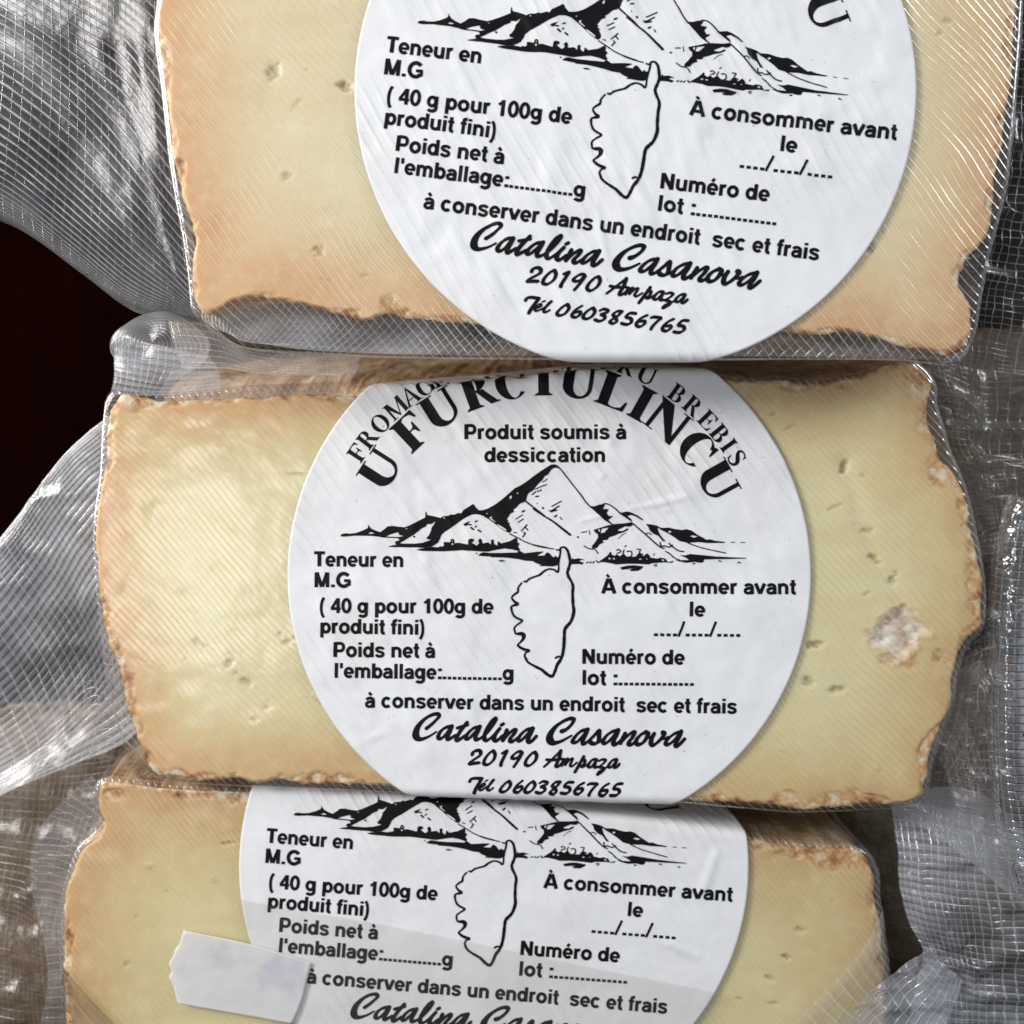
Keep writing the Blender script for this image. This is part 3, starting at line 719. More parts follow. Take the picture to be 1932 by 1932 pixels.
# ------------------------------------------------------------------ the vacuum packs
RF = 15.0                       # radius of the wrapped film's front edge
FILM_ANG = math.radians(48)
PER = 11.5                      # ridge spacing

def envelope(loop):
    xs = np.arange(-400, 2400, 6.0)
    top = np.full(len(xs), np.nan); bot = np.full(len(xs), np.nan)
    a = loop; b2 = np.roll(loop, -1, 0)
    for k, x in enumerate(xs):
        m = ((a[:, 0] <= x) & (b2[:, 0] > x)) | ((a[:, 0] > x) & (b2[:, 0] <= x))
        if m.any():
            t = (x - a[m, 0]) / (b2[m, 0] - a[m, 0]); y = a[m, 1] + t * (b2[m, 1] - a[m, 1])
            top[k] = y.min(); bot[k] = y.max()
    ok = ~np.isnan(top); xs, top, bot = xs[ok], top[ok], bot[ok]
    k = np.ones(5) / 5
    sm = lambda v: np.convolve(np.pad(v, 2, mode='edge'), k, 'valid')
    return xs, sm(top), sm(bot)

def build_pack(spec):
    Y0 = spec['Y0']; tilt = math.radians(spec['tilt'])
    ce, se = math.cos(tilt), math.sin(tilt)
    root = thing('vacuum_packed_cheese', spec['label'], 'cheese', 'wedges of cheese stacked on each other')
    seed = spec['seed']
    cx, cy = spec['centre']
    # ---- cheese outline with a crumbly edge
    N = 1100
    loop = resample(catmull(resample(spec['cheese'], 260), 3, True), N)
    loop = smooth_loop(loop, 4)
    dl = np.roll(loop, -1, 0) - np.roll(loop, 1, 0); dl /= np.linalg.norm(dl, axis=1)[:, None]
    nor = np.stack([dl[:, 1], -dl[:, 0]], 1)
    if (((loop - loop.mean(0)) * nor).sum(1)).mean() < 0: nor = -nor
    s_ = np.arange(N) * 4.3
    loop = loop + nor * (fbm(loop[:, 0] / 38, loop[:, 1] / 38, seed, 4) * spec.get('crumb', 4.0) + fbm(loop[:, 0] / 11, loop[:, 1] / 11, seed + 7, 2) * 2.2)[:, None]
    loop = starred(loop, (cx, cy))
    # ---- cut face
    R = 110
    q = np.linspace(0, 1, R); t = 1 - (1 - q) ** 1.25
    t = .18 + .82 * t
    x = cx + (loop[None, :, 0] - cx) * t[:, None]; y = cy + (loop[None, :, 1] - cy) * t[:, None]
    x = x.ravel(); y = y.ravel()
    d = dist_to_loop(x, y, loop, 3)
    rr = 6.5
    dep = np.where(d < rr, rr - np.sqrt(np.maximum(rr * rr - (rr - np.minimum(d, rr)) ** 2, 0)), 0)
    dep = dep + fbm(x / 120, y / 120, seed + 3, 3) * 1.6
    crust_w = spec.get('crust_w', 26)
    cn = fbm(x / 26, y / 26, seed + 9, 4)
    cw = crust_w * np.clip(.55 + .9 * fbm(x / 95, y / 95, seed + 5, 2), .15, 2.0)
    crust = np.clip((cw - d) / 7 + cn * 1.3, 0, 1)
    crust = np.maximum(crust, np.clip((5 - d) / 4, 0, 1))
    for (px, py, prx, pry) in spec.get('crusts', ()):
        g = ((x - px) / prx) ** 2 + ((y - py) / pry) ** 2
        crust = np.maximum(crust, np.clip(1.15 - g + cn * .7, 0, 1) * .95)
    dep = dep + crust * (2.6 * cn + 1.0 + 2.0 * fbm(x / 9, y / 9, seed + 13, 2))
    pit = np.zeros(len(x))
    for (px, py, prx, pry, ang, pd) in spec['eyes']:
        a = math.radians(ang); dx, dy = x - px, y - py
        u = (dx * math.cos(a) + dy * math.sin(a)) / (prx * .95); v = (-dx * math.sin(a) + dy * math.cos(a)) / (pry * .95)
        wv = noise(x / 7, y / 7, seed + 21) * .45
        g = np.sqrt(u * u + v * v) + wv
        k = np.clip((1.25 - g) * 1.7, 0, 1); k = k * k * (3 - 2 * k)
        dep = dep + k * pd * .5
        pit = np.maximum(pit, k * min(1, .45 + pd / 24))
    for pts, gw, gd in spec.get('grooves', ()):
        gp = catmull(pts, 8); dd = np.full(len(x), 1e9)
        for a_, b_ in zip(gp[:-1], gp[1:]):
            v_ = b_ - a_; t_ = np.clip(((x - a_[0]) * v_[0] + (y - a_[1]) * v_[1]) / (v_ @ v_ + 1e-9), 0, 1)
            dd = np.minimum(dd, np.hypot(x - a_[0] - t_ * v_[0], y - a_[1] - t_ * v_[1]))
        dep = dep + gd * np.exp(-(dd / gw) ** 2)
    mould = np.zeros(len(x))
    for (px, py, prx, pry) in spec.get('mould', ()):
        dx, dy = (x - px) / prx, (y - py) / pry
        g = np.sqrt(dx * dx + dy * dy) + fbm(x / 22, y / 22, seed + 31, 2) * .42
        mould = np.maximum(mould, np.clip((1.05 - g) * 5, 0, 1))
        edge = np.exp(-((g - 1.02) / .16) ** 2)
        crust = np.maximum(crust, edge * .55)
        dep = dep + np.clip((1.05 - g) * 2.4, 0, 1) * 11 - np.exp(-((g - 1.12) / .12) ** 2) * 2.5 + mould * fbm(x / 17, y / 17, seed + 41, 3) * 8
    co = W(x, y, dep, Y0)
    fc = grid_faces(R, N, True)
    # inner disc
    cidx = len(co)
    co = np.vstack([co, W(np.array([cx]), np.array([cy]), np.array([0.]), Y0)])
    i = np.arange(N); j = (i + 1) % N
    fan = np.stack([np.full(N, cidx), j, i, i], 1)
    at = {'edge': np.r_[d, 400], 'pit': np.r_[pit, 0], 'crust': np.r_[crust, 0], 'mould': np.r_[mould, 0]}
    tri = np.vstack([fc[:, [0, 1, 2]], fc[:, [0, 2, 3]], fan[:, :3]])
    face = mesh_obj('cheese_paste', co, tri, spec['paste'], root, attrs=at)
    # ---- rind: half wheel behind the cut
    L = 800.0; NS = 46
    sr = L * np.linspace(0, .985, NS) ** 1.5
    wdt = np.sqrt(1 - (sr / L) ** 2)
    lx, ly = loop[:, 0], loop[:, 1]
    ex = dep.reshape(R, N)[-1]
    bul = spec['bulge'](lx, ly)
    X = cx + (lx[None] - cx) * wdt[:, None]
    Yy = ly[None] - sr[:, None] * se
    Dp = ex[None] + sr[:, None] * ce
    f = np.sin(np.clip(sr / 260, 0, 1) * math.pi)[:, None] * bul[None]
    nz = fbm(s_[None] / 55 + 0 * sr[:, None], sr[:, None] / 55 + 0 * s_[None], seed + 50, 4) * 7 * np.clip(sr / 25, 0, 1)[:, None]
    X = X + nor[None, :, 0] * (f + nz); Yy = Yy + nor[None, :, 1] * (f + nz)
    co = W(X.ravel(), Yy.ravel(), Dp.ravel(), Y0)
    mesh_obj('rind', co, grid_faces(NS, N, True), spec['rind'], root)
    # ---- the film drawn tight over it
    NF = 560
    fl = resample(catmull(resample(spec['film'], 200), 3, True), NF); fl = smooth_loop(fl, 2)
    dl = np.roll(fl, -1, 0) - np.roll(fl, 1, 0); dl /= np.linalg.norm(dl, axis=1)[:, None]
    fn = np.stack([dl[:, 1], -dl[:, 0]], 1)
    if (((fl - fl.mean(0)) * fn).sum(1)).mean() < 0: fn = -fn
    fl = starred(fl + fn * 3, (cx, cy))
    R2 = 64
    t = 1 - (1 - np.linspace(0, 1, R2)) ** 1.6; t = .2 + .8 * t
    x = (cx + (fl[None, :, 0] - cx) * t[:, None]).ravel(); y = (cy + (fl[None, :, 1] - cy) * t[:, None]).ravel()
    d = dist_to_loop(x, y, fl, 2)
    dp = np.where(d < RF, RF - np.sqrt(np.maximum(RF * RF - (RF - np.minimum(d, RF)) ** 2, 0)), 0) - 5.5
    dp = dp + fbm(x / 60, y / 60, seed + 61, 3) * 1.2 * np.clip(d / 40, 0, 1)
    fs = L * np.linspace(0.004, .98, 30) ** 1.4
    fw = np.sqrt(1 - (fs / L) ** 2)
    fb = spec['bulge'](fl[:, 0], fl[:, 1])
    f = np.sin(np.clip(fs / 260, 0, 1) * math.pi)[:, None] * fb[None]
    nz = fbm(np.arange(NF)[None] / 7.0 + 0 * fs[:, None], fs[:, None] / 60 + 0 * fb[None], seed + 70, 3) * 4 * np.clip(fs / 30, 0, 1)[:, None]
    sx = cx + (fl[None, :, 0] - cx) * fw[:, None] + fn[None, :, 0] * (f + nz)
    sy = fl[None, :, 1] - fs[:, None] * se + fn[None, :, 1] * (f + nz)
    sd = RF - 5.5 + fs[:, None] * ce + 0 * sx
    ux = np.concatenate([x.reshape(R2, NF), fl[None, :, 0] + fn[None, :, 0] * (fs[:, None] + RF * .57)])
    uy = np.concatenate([y.reshape(R2, NF), fl[None, :, 1] + fn[None, :, 1] * (fs[:, None] + RF * .57)])
    ux, uy = ux.ravel(), uy.ravel()
    warp = fbm(ux / 260, uy / 260, seed + 80, 2) * 22
    ca, sa2 = math.cos(spec['film_ang']), math.sin(spec['film_ang'])
    uv = np.stack([(ux * ca + uy * sa2) / (spec['per'] * 1.25), (-ux * sa2 + uy * ca + warp) / spec['per']], 1)
    X = np.r_[x, sx.ravel()]; Yv = np.r_[y, sy.ravel()]; Dv = np.r_[dp, sd.ravel()]
    bag = mesh_obj('plastic_bag', W(X, Yv, Dv, Y0), grid_faces(R2 + 30, NF, True), spec['film_mat'], root, uv=uv)
    # ---- round paper label, folded over the pack's edge
    ex_, top, bot = envelope(fl)
    lcx, lcy, lr, rot = spec['disc']
    kk = lr / 492.0; cr, sn = math.cos(math.radians(rot)), math.sin(math.radians(rot))
    tmax = math.pi / 2 - tilt
    def lab(u, v, off):
        a, b3 = (u - 1036) * kk, (v - 1085) * kk
        px = lcx + a * cr - b3 * sn; py = lcy + a * sn + b3 * cr
        Rr = RF + 2
        T = np.interp(px, ex_, top) - 2 + Rr; Bo = np.interp(px, ex_, bot) + 2 - Rr
        wr = spec['wrinkle'](a / kk, b3 / kk) + off
        su = np.maximum(T - py, 0); sdn = np.maximum(py - Bo, 0)
        th = np.minimum(su / Rr, tmax); rest = np.maximum(su - Rr * tmax, 0)
        yo = np.where(su > 0, T - Rr * np.sin(th) - rest * np.cos(tmax), py)
        do = np.where(su > 0, Rr * (1 - np.cos(th)) + rest * np.sin(tmax), 0)
        ny, nd = np.where(su > 0, -np.sin(th), 0), np.where(su > 0, -np.cos(th), -1.0)
        t2 = math.pi / 2 + tilt
        th2 = np.minimum(sdn / Rr, t2); rest2 = np.maximum(sdn - Rr * t2, 0)
        yo = np.where(sdn > 0, Bo + Rr * np.sin(th2) - rest2 * se, yo)
        do = np.where(sdn > 0, Rr * (1 - np.cos(th2)) + rest2 * ce, do)
        ny = np.where(sdn > 0, np.sin(th2), ny); nd = np.where(sdn > 0, -np.cos(th2), nd)
        return px, yo + ny * wr, do - 6.9 + nd * wr
    NA, NR = 420, 120
    ang = np.linspace(0, 2 * math.pi, NA, endpoint=False)
    rad = 492 * np.linspace(0.002, 1, NR)
    u = (1036 + rad[:, None] * np.cos(ang)[None]).ravel(); v = (1085 + rad[:, None] * np.sin(ang)[None]).ravel()
    px, py, pd = lab(u, v, 0)
    p2 = lab(u[-NA:], v[-NA:], -1.8)
    px, py, pd = np.r_[px, p2[0]], np.r_[py, p2[1]], np.r_[pd, p2[2]]
    uu, vv = np.r_[u, u[-NA:]], np.r_[v, v[-NA:]]
    la = FILM_ANG + math.radians(6)
    uv = np.stack([(uu * math.cos(la) + vv * math.sin(la)) / 16, (-uu * math.sin(la) + vv * math.cos(la)) / 21], 1)
    label = mesh_obj('paper_label', W(px, py, pd, Y0), grid_faces(NR + 1, NA, True), M_PAPER, root, uv=uv)
    for nm, tri in ART:
        p = tri.reshape(-1, 2)
        X, Yv, Dv = lab(p[:, 0], p[:, 1], .8)
        mesh_obj(nm, W(X, Yv, Dv, Y0), np.arange(len(p)).reshape(-1, 3), M_INK, label, smooth=False)
    return root

def wrinkles(seed, amp, creases):
    def f(a, b):
        # broad soft puckers running with the ridges of the bag, plus a few creases
        c, s = math.cos(math.radians(54)), math.sin(math.radians(54))
        p, q = a * c + b * s, -a * s + b * c
        w = fbm(p / 95, q / 32, seed, 2) * 2.0 * amp + fbm(a / 150, b / 150, seed + 5, 2) * 1.2
        w = w * np.clip(.6 + .8 * noise(a / 200, b / 200, seed + 8), .25, 1.4)
        for (x0, y0, x1, y1, h, wd_) in creases:
            dx, dy = x1 - x0, y1 - y0; L2 = dx * dx + dy * dy
            t = np.clip(((a - x0) * dx + (b - y0) * dy) / L2, 0, 1)
            dd = np.hypot(a - x0 - t * dx, b - y0 - t * dy) + noise(a / 25, b / 25, seed + 3) * 3
            w = w + h * np.exp(-(dd / wd_) ** 2) * np.clip(np.sin(np.clip(t, .03, .97) * math.pi) * 2, 0, 1)
        r = np.hypot(a, b)
        w = np.where(w < 0, np.exp(np.minimum(w, 0) / .8) * .8 - .8, w)
        return w * np.clip((500 - r) / 70, .12, 1) + 1.6
    return f

FM_TIGHT = film_material('tight_film', a=.90, b=.03, haze=.02, wa=.085, wb=.07, gloss=.16, bump=.26, gl=.8, hb=.03, shade=.14, mg=.3, col=(1, .97, .90, 1), breakup=.75)  # cream line colour carries part of the ridges' glint
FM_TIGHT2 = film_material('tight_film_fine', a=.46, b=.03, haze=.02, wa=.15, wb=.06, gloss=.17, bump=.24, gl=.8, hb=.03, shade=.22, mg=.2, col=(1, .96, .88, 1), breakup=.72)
FM_RIB = film_material('ribbed_film', a=.58, b=.07, haze=.08, wa=.19, wb=.09, gloss=.22, bump=.45, gl=.6, saw=.4, breakup=.5, cloud=.4)
FM_NET = film_material('netted_film', a=.30, b=.26, haze=.30, wa=.13, wb=.12, gloss=.24, bump=.35, gl=.45, saw=.75, breakup=.6, cloud=.25)
FM_DENSE = film_material('dense_netted_film', a=.16, b=.14, haze=.30, wa=.2, wb=.2, gloss=.16, bump=.7, gl=.9, saw=.3, breakup=.6)
FM_BROWN = film_material('faint_netted_film', a=.34, b=.22, haze=.03, wa=.10, wb=.09, gloss=.22, bump=.3, gl=.34, col=(.90, .82, .75, 1), breakup=.6, cloud=.6)
FM_CLEAR = film_material('smooth_film', a=0.0, b=0.0, haze=.05, gloss=.12, bump=.12, gl=1.0, tint=(.86, .85, .84, 1))
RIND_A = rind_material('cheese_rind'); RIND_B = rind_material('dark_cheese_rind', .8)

core1, mid1, tan1 = lin(236, 226, 188), lin(227, 200, 154), lin(214, 162, 112)
core2, mid2, tan2 = lin(234, 225, 178), lin(221, 199, 142), lin(200, 154, 98)
core3, mid3, tan3 = lin(234, 224, 172), lin(218, 196, 140), lin(198, 158, 104)

top_pack = dict(
    Y0=-0.0164, tilt=14, per=14.0, seed=11, centre=(1198, 230), disc=(1198, 173, 528, 6.5), film_ang=math.radians(50),
    paste=paste_material('pinkish_cheese_paste', core1, mid1, tan1, 210), rind=RIND_A, film_mat=FM_TIGHT, crumb=4.5, crust_w=21,
    bulge=lambda x, y: 6 + 0 * x,
    cheese=[(330, -150), (310, -60), (300, 0), (295, 55), (301, 109), (310, 164), (319, 237), (328, 310), (339, 357), (357, 408), (368, 448), (366, 492), (361, 529), (368, 569), (383, 598), (410, 609), (430, 602), (446, 584), (462, 562), (488, 560), (529, 565), (569, 572), (620, 587), (656, 598), (700, 602), (722, 596), (742, 590), (765, 596), (800, 602), (850, 608), (1000, 618), (1200, 622), (1350, 624), (1483, 627), (1563, 634), (1590, 622), (1629, 627), (1702, 653), (1767, 664), (1796, 671), (1825, 653), (1836, 620), (1829, 576), (1811, 539), (1811, 510), (1826, 481), (1855, 456), (1873, 419), (1877, 365), (1887, 292), (1902, 200), (1913, 91), (1920, 0), (1930, -150), (1900, -235), (1800, -262), (1200, -270), (500, -255), (380, -215)],
    film=[(322, -165), (300, -60), (296, 0), (290, 50), (296, 109), (304, 164), (312, 237), (320, 310), (332, 380), (346, 456), (355, 521), (360, 583), (380, 609), (412, 628), (448, 651), (480, 658), (600, 665), (704, 671), (850, 674), (1000, 675), (1200, 676), (1392, 676), (1483, 675), (1592, 675), (1701, 676), (1755, 683), (1792, 688), (1818, 680), (1843, 625), (1852, 560), (1867, 485), (1884, 420), (1903, 345), (1914, 237), (1927, 73), (1936, -100), (1910, -245), (1810, -275), (1200, -282), (500, -268), (372, -226)],
    eyes=[(516, 134, 15, 17, 20, 11), (510, 149, 7, 5, 60, 8), (652, 163, 10, 10, 0, 16), (638, 160, 6, 4, 0, 7), (542, 332, 10, 8, 10, 7), (602, 475, 13, 8, 35, 8), (560, 195, 16, 3, -50, 3), (1540, 60, 7, 5, 0, 5), (1788, 40, 9, 6, 10, 7), (1772, 62, 7, 5, 20, 5), (1818, 95, 3, 2, 0, 3), (1574, 372, 6, 5, 0, 4), (575, 130, 5, 3, 70, 3), (1665, 440, 5, 3, 30, 3), (615, 527, 12, 3, 10, 3), (690, 520, 8, 4, 0, 4)],
    crusts=[(740, 578, 26, 22), (765, 592, 24, 10), (640, 588, 40, 8), (500, 556, 30, 7), (1583, 634, 26, 14), (1630, 640, 14, 10), (1770, 668, 22, 10), (1640, 470, 10, 14), (395, 596, 22, 14), (1815, 520, 12, 40)],
    wrinkle=wrinkles(5, 4.6, [(-60, 150, -10, 330, 3.2, 9), (150, 180, 240, 330, 3.0, 10), (-230, 250, -120, 330, 3, 10), (220, -60, 330, 160, 2.6, 12), (-350, -60, -220, 130, 2.4, 9), (-300, 260, -340, 340, -4, 12), (40, 90, 110, 260, 2.6, 9)]))
mid_pack = dict(
    Y0=0.0, tilt=14, per=11.5, seed=23, centre=(1036, 1090), disc=(1036, 1085, 492, 0), film_ang=math.radians(47),
    paste=paste_material('ivory_cheese_paste', core2, mid2, tan2, 170), rind=RIND_A, film_mat=FM_TIGHT2, crumb=4.5, crust_w=22,
    bulge=lambda x, y: np.where(y < 800, np.clip((700 - x) / 120, 0, 1) * 62 + np.clip((x - 1390) / 100, 0, 1) * 14, 4.0),
    cheese=[(228, 742), (206, 778), (200, 818), (204, 869), (192, 909), (182, 964), (180, 1011), (184, 1073), (190, 1128), (199, 1183), (211, 1230), (228, 1274), (237, 1329), (252, 1381), (270, 1428), (292, 1462), (328, 1465), (365, 1472), (419, 1468), (474, 1476), (529, 1472), (583, 1478), (620, 1479), (780, 1488), (1000, 1498), (1200, 1506), (1363, 1514), (1433, 1517), (1496, 1526), (1551, 1527), (1593, 1523), (1642, 1516), (1677, 1518), (1722, 1514), (1743, 1495), (1752, 1460), (1755, 1425), (1768, 1391), (1785, 1349), (1797, 1310), (1796, 1286), (1806, 1248), (1812, 1216), (1850, 1184), (1854, 1138), (1854, 1098), (1846, 1054), (1835, 1004), (1826, 954), (1813, 920), (1798, 882), (1772, 866), (1765, 829), (1750, 788), (1753, 754), (1762, 726), (1748, 704), (1725, 688), (1697, 686), (1669, 690), (1640, 704), (1603, 713), (1559, 720), (1515, 722), (1478, 721), (1422, 718), (1359, 715), (1250, 718), (1100, 724), (900, 738), (690, 748), (620, 744), (547, 746), (456, 750), (383, 756), (303, 757), (255, 748)],
    film=[(228, 732), (200, 744), (196, 774), (191, 830), (190, 873), (187, 909), (178, 964), (175, 1011), (178, 1073), (183, 1128), (190, 1190), (196, 1250), (205, 1308), (219, 1363), (233, 1406), (262, 1445), (300, 1470), (365, 1478), (474, 1484), (583, 1488), (640, 1490), (760, 1496), (900, 1502), (1036, 1506), (1200, 1511), (1290, 1514), (1363, 1521), (1496, 1533), (1593, 1530), (1677, 1526), (1726, 1521), (1752, 1498), (1760, 1440), (1776, 1391), (1793, 1349), (1804, 1310), (1805, 1280), (1813, 1250), (1826, 1216), (1857, 1190), (1861, 1138), (1860, 1100), (1853, 1054), (1843, 1004), (1834, 954), (1822, 915), (1808, 878), (1793, 850), (1782, 804), (1766, 760), (1770, 726), (1752, 698), (1727, 680), (1697, 678), (1669, 683), (1640, 697), (1603, 706), (1559, 711), (1500, 711), (1422, 706), (1345, 700), (1250, 699), (1160, 701), (1080, 708), (1010, 717), (900, 727), (760, 730), (690, 730), (638, 722), (547, 726), (456, 730), (383, 738), (310, 744), (262, 740)],
    eyes=[(370, 1210, 8, 7, 0, 8), (383, 1218, 7, 4, 30, 6), (432, 1252, 8, 8, 10, 10), (465, 1287, 12, 7, 15, 9), (443, 1270, 4, 4, 0, 5), (540, 1212, 9, 7, 0, 10), (528, 1195, 5, 6, 30, 6), (556, 1205, 6, 5, 0, 7), (562, 895, 18, 3.5, 0, 5), (348, 1245, 3, 3, 0, 3), (505, 1335, 8, 5, 0, 5), (480, 1358, 6, 6, 0, 5), (610, 1325, 22, 3.5, 20, 4), (1594, 882, 7, 15, 15, 16), (1625, 897, 6, 4, 40, 5), (1460, 782, 7, 4, 0, 6), (1537, 828, 4, 3, 0, 4), (1575, 957, 17, 4, -20, 5), (1637, 1003, 11, 6, 0, 7), (1650, 1055, 14, 6, 30, 12), (1685, 1095, 7, 15, 20, 10), (1637, 1120, 9, 4, -40, 7), (1538, 1216, 17, 7, -8, 13), (1522, 1286, 13, 10, 10, 11), (1578, 1302, 14, 7, -15, 12), (1612, 990, 4, 3, 0, 3), (1490, 806, 10, 4, -30, 4), (1476, 1420, 4, 3, 0, 3), (1660, 1455, 5, 3, 0, 3)],
    mould=[(1694, 1196, 47, 43)], grooves=[([(1590, 875), (1612, 930), (1632, 1000), (1652, 1055), (1688, 1105), (1700, 1150)], 16, 5.0), ([(440, 1235), (470, 1290), (500, 1330)], 12, 3.0)],
    crusts=[(1758, 800, 30, 48), (1778, 885, 30, 36), (1742, 720, 42, 34), (1836, 1070, 16, 60), (1700, 1246, 44, 20), (1486, 1505, 26, 14), (1570, 1508, 30, 16), (1610, 1500, 16, 12), (640, 752, 40, 10), (260, 762, 40, 14), (1500, 728, 30, 12), (1590, 722, 26, 14), (1780, 1240, 24, 14)],
    wrinkle=wrinkles(9, 3.4, [(130, -120, 270, -150, 2.6, 5), (50, -100, 130, -118, 2.0, 4), (60, -235, 110, -180, 3.6, 9), (180, -190, 230, -110, 3.4, 12), (90, -290, 120, -240, 2.6, 8), (-420, 350, -300, 290, 3.0, 6), (-200, -210, -120, -90, 1.8, 9), (-250, -190, -170, -80, 1.8, 8), (-10, 230, 70, 330, 1.6, 10), (300, -40, 420, -20, 1.8, 6), (200, 20, 260, 120, 1.8, 10)]))
low_pack = dict(
    Y0=0.0042, tilt=14, per=10.0, seed=37, centre=(931, 1720), disc=(932, 1633, 479, 3.9), film_ang=math.radians(52),
    paste=paste_material('olive_cheese_paste', core3, mid3, tan3, 230, .35), rind=RIND_B, film_mat=FM_TIGHT2, crumb=3.5, crust_w=20,
    bulge=lambda x, y: np.where(y < 1640, np.clip((x - 1400) / 80, 0, 1) * 16, 4.0),
    cheese=[(193, 1478), (184, 1492), (182, 1527), (197, 1552), (188, 1578), (155, 1598), (141, 1627), (126, 1673), (118, 1709), (116, 1746), (119, 1800), (122, 1855), (124, 1932), (132, 2000), (160, 2080), (230, 2150), (280, 2180), (600, 2200), (1000, 2215), (1480, 2195), (1600, 2150), (1650, 2050), (1668, 1950), (1672, 1851), (1670, 1823), (1666, 1781), (1661, 1740), (1651, 1694), (1651, 1649), (1637, 1620), (1616, 1603), (1579, 1600), (1544, 1602), (1496, 1597), (1450, 1588), (1405, 1584), (1200, 1560), (900, 1532), (600, 1508), (467, 1496), (401, 1494), (328, 1490), (273, 1484), (219, 1476)],
    film=[(190, 1470), (176, 1490), (174, 1530), (186, 1555), (178, 1575), (148, 1594), (134, 1625), (120, 1673), (111, 1709), (109, 1746), (112, 1800), (115, 1855), (117, 1932), (126, 2004), (154, 2086), (226, 2160), (280, 2192), (600, 2212), (1000, 2226), (1484, 2206), (1608, 2158), (1658, 2054), (1676, 1950), (1680, 1851), (1678, 1823), (1673, 1781), (1668, 1740), (1660, 1694), (1660, 1645), (1643, 1614), (1618, 1594), (1579, 1590), (1544, 1592), (1496, 1586), (1450, 1578), (1400, 1571), (1200, 1545), (900, 1515), (600, 1494), (467, 1484), (401, 1483), (328, 1479), (273, 1473), (219, 1466)],
    eyes=[(432, 1592, 15, 3.5, -8, 7), (506, 1625, 4, 3, 0, 4), (283, 1634, 8, 6, 0, -3), (405, 1660, 10, 7, 0, -2.5), (258, 1730, 6, 4, 0, 4), (1512, 1755, 9, 6, 10, 7), (1485, 1808, 10, 5, 40, 13), (1450, 1846, 8, 5, 20, 8), (1458, 1894, 12, 4, 0, 5), (1570, 1700, 4, 3, 0, 3), (312, 1682, 3, 2, 0, 3), (240, 1820, 8, 5, 0, 4), (1395, 1885, 6, 4, 0, 4)],
    crusts=[(1570, 1622, 60, 24), (1500, 1608, 40, 14), (1430, 1592, 30, 12), (210, 1500, 30, 12), (370, 1500, 50, 9), (1644, 1690, 10, 30)],
    wrinkle=wrinkles(15, .65, [(430, -70, 400, 40, 2.6, 9), (-460, 10, -440, 120, 1.6, 12), (330, 120, 420, 150, 2, 7)]))

top_pack['label'] = 'topmost wedge of cheese, its label cut off by the frame above the mountain peak'
mid_pack['label'] = 'middle wedge of cheese, the one whose label shows the whole mountain and arched lettering'
low_pack['label'] = 'bottom wedge of cheese with a blank white price sticker on the left of its label'
TOP, MID, LOW = build_pack(top_pack), build_pack(mid_pack), build_pack(low_pack)

# ------------------------------------------------------------------ loose bag ends
def sheet(name, rows, nu, nv, mat, parent, Y0, ripple=3.0, seed=0, sub=8, crumple=0.0):
    """rows of control points (x, y, dep); ridges run along the rows (nv of them) and across (nu)"""
    r = [catmull(q, sub) for q in rows]
    g = np.stack(r)                        # rows x cols x 3
    g = np.stack([catmull(g[:, k], sub) for k in range(g.shape[1])], 1)
    nr, nc = g.shape[:2]
    v, u = np.meshgrid(np.linspace(0, nv, nr), np.linspace(0, nu, nc), indexing='ij')
    wn = fbm(u / 3.5, v / 3.5, seed, 3) * ripple
    g[..., 2] += wn
    if crumple:
        X0, Y0_ = g[..., 0].copy(), g[..., 1].copy()
        n1 = noise(X0 / 95 + .35 * noise(X0 / 60, Y0_ / 60, seed + 4), Y0_ / 60, seed + 1); n2 = noise(X0 / 42, Y0_ / 33, seed + 2)
        g[..., 2] -= crumple * ((1 - np.abs(n1)) ** 3 + .45 * (1 - np.abs(n2)) ** 3)
    uv = np.stack([u.ravel(), v.ravel()], 1)
    return mesh_obj(name, W(g[..., 0].ravel(), g[..., 1].ravel(), g[..., 2].ravel(), Y0), grid_faces(nr, nc, False), mat, parent, uv=uv)

# top pack: big ribbed bag end on the left
sheet('bag_end', [
    [(-140, 360, 110), (0, 412, 90), (128, 502, 80), (233, 577, 60), (330, 600, 45), (376, 606, 40)],
    [(-140, 330, 60), (0, 400, 40), (128, 491, 30), (233, 568, 20), (330, 592, 14), (374, 600, 12)],
    [(-140, 285, 50), (0, 352, 30), (128, 450, 22), (238, 538, 16), (330, 578, 12), (374, 594, 12)],
    [(-140, 150, 90), (0, 237, 60), (128, 345, 45), (240, 450, 25), (330, 530, 15), (372, 574, 14)],
    [(-140, 0, 120), (0, 80, 85), (128, 180, 60), (230, 290, 40), (300, 380, 22), (360, 450, 20)],
    [(-140, -130, 125), (0, -50, 90), (120, 30, 70), (210, 90, 55), (280, 180, 30), (345, 270, 22)],
    [(-140, -260, 110), (0, -180, 80), (120, -110, 60), (210, -40, 45), (280, 20, 30), (335, 90, 24)],
    [(-140, -400, 100), (0, -320, 70), (120, -250, 60), (210, -190, 45), (290, -120, 30), (340, -60, 24)]],
    34, 52, FM_RIB, TOP, -.0164, 4, 3)
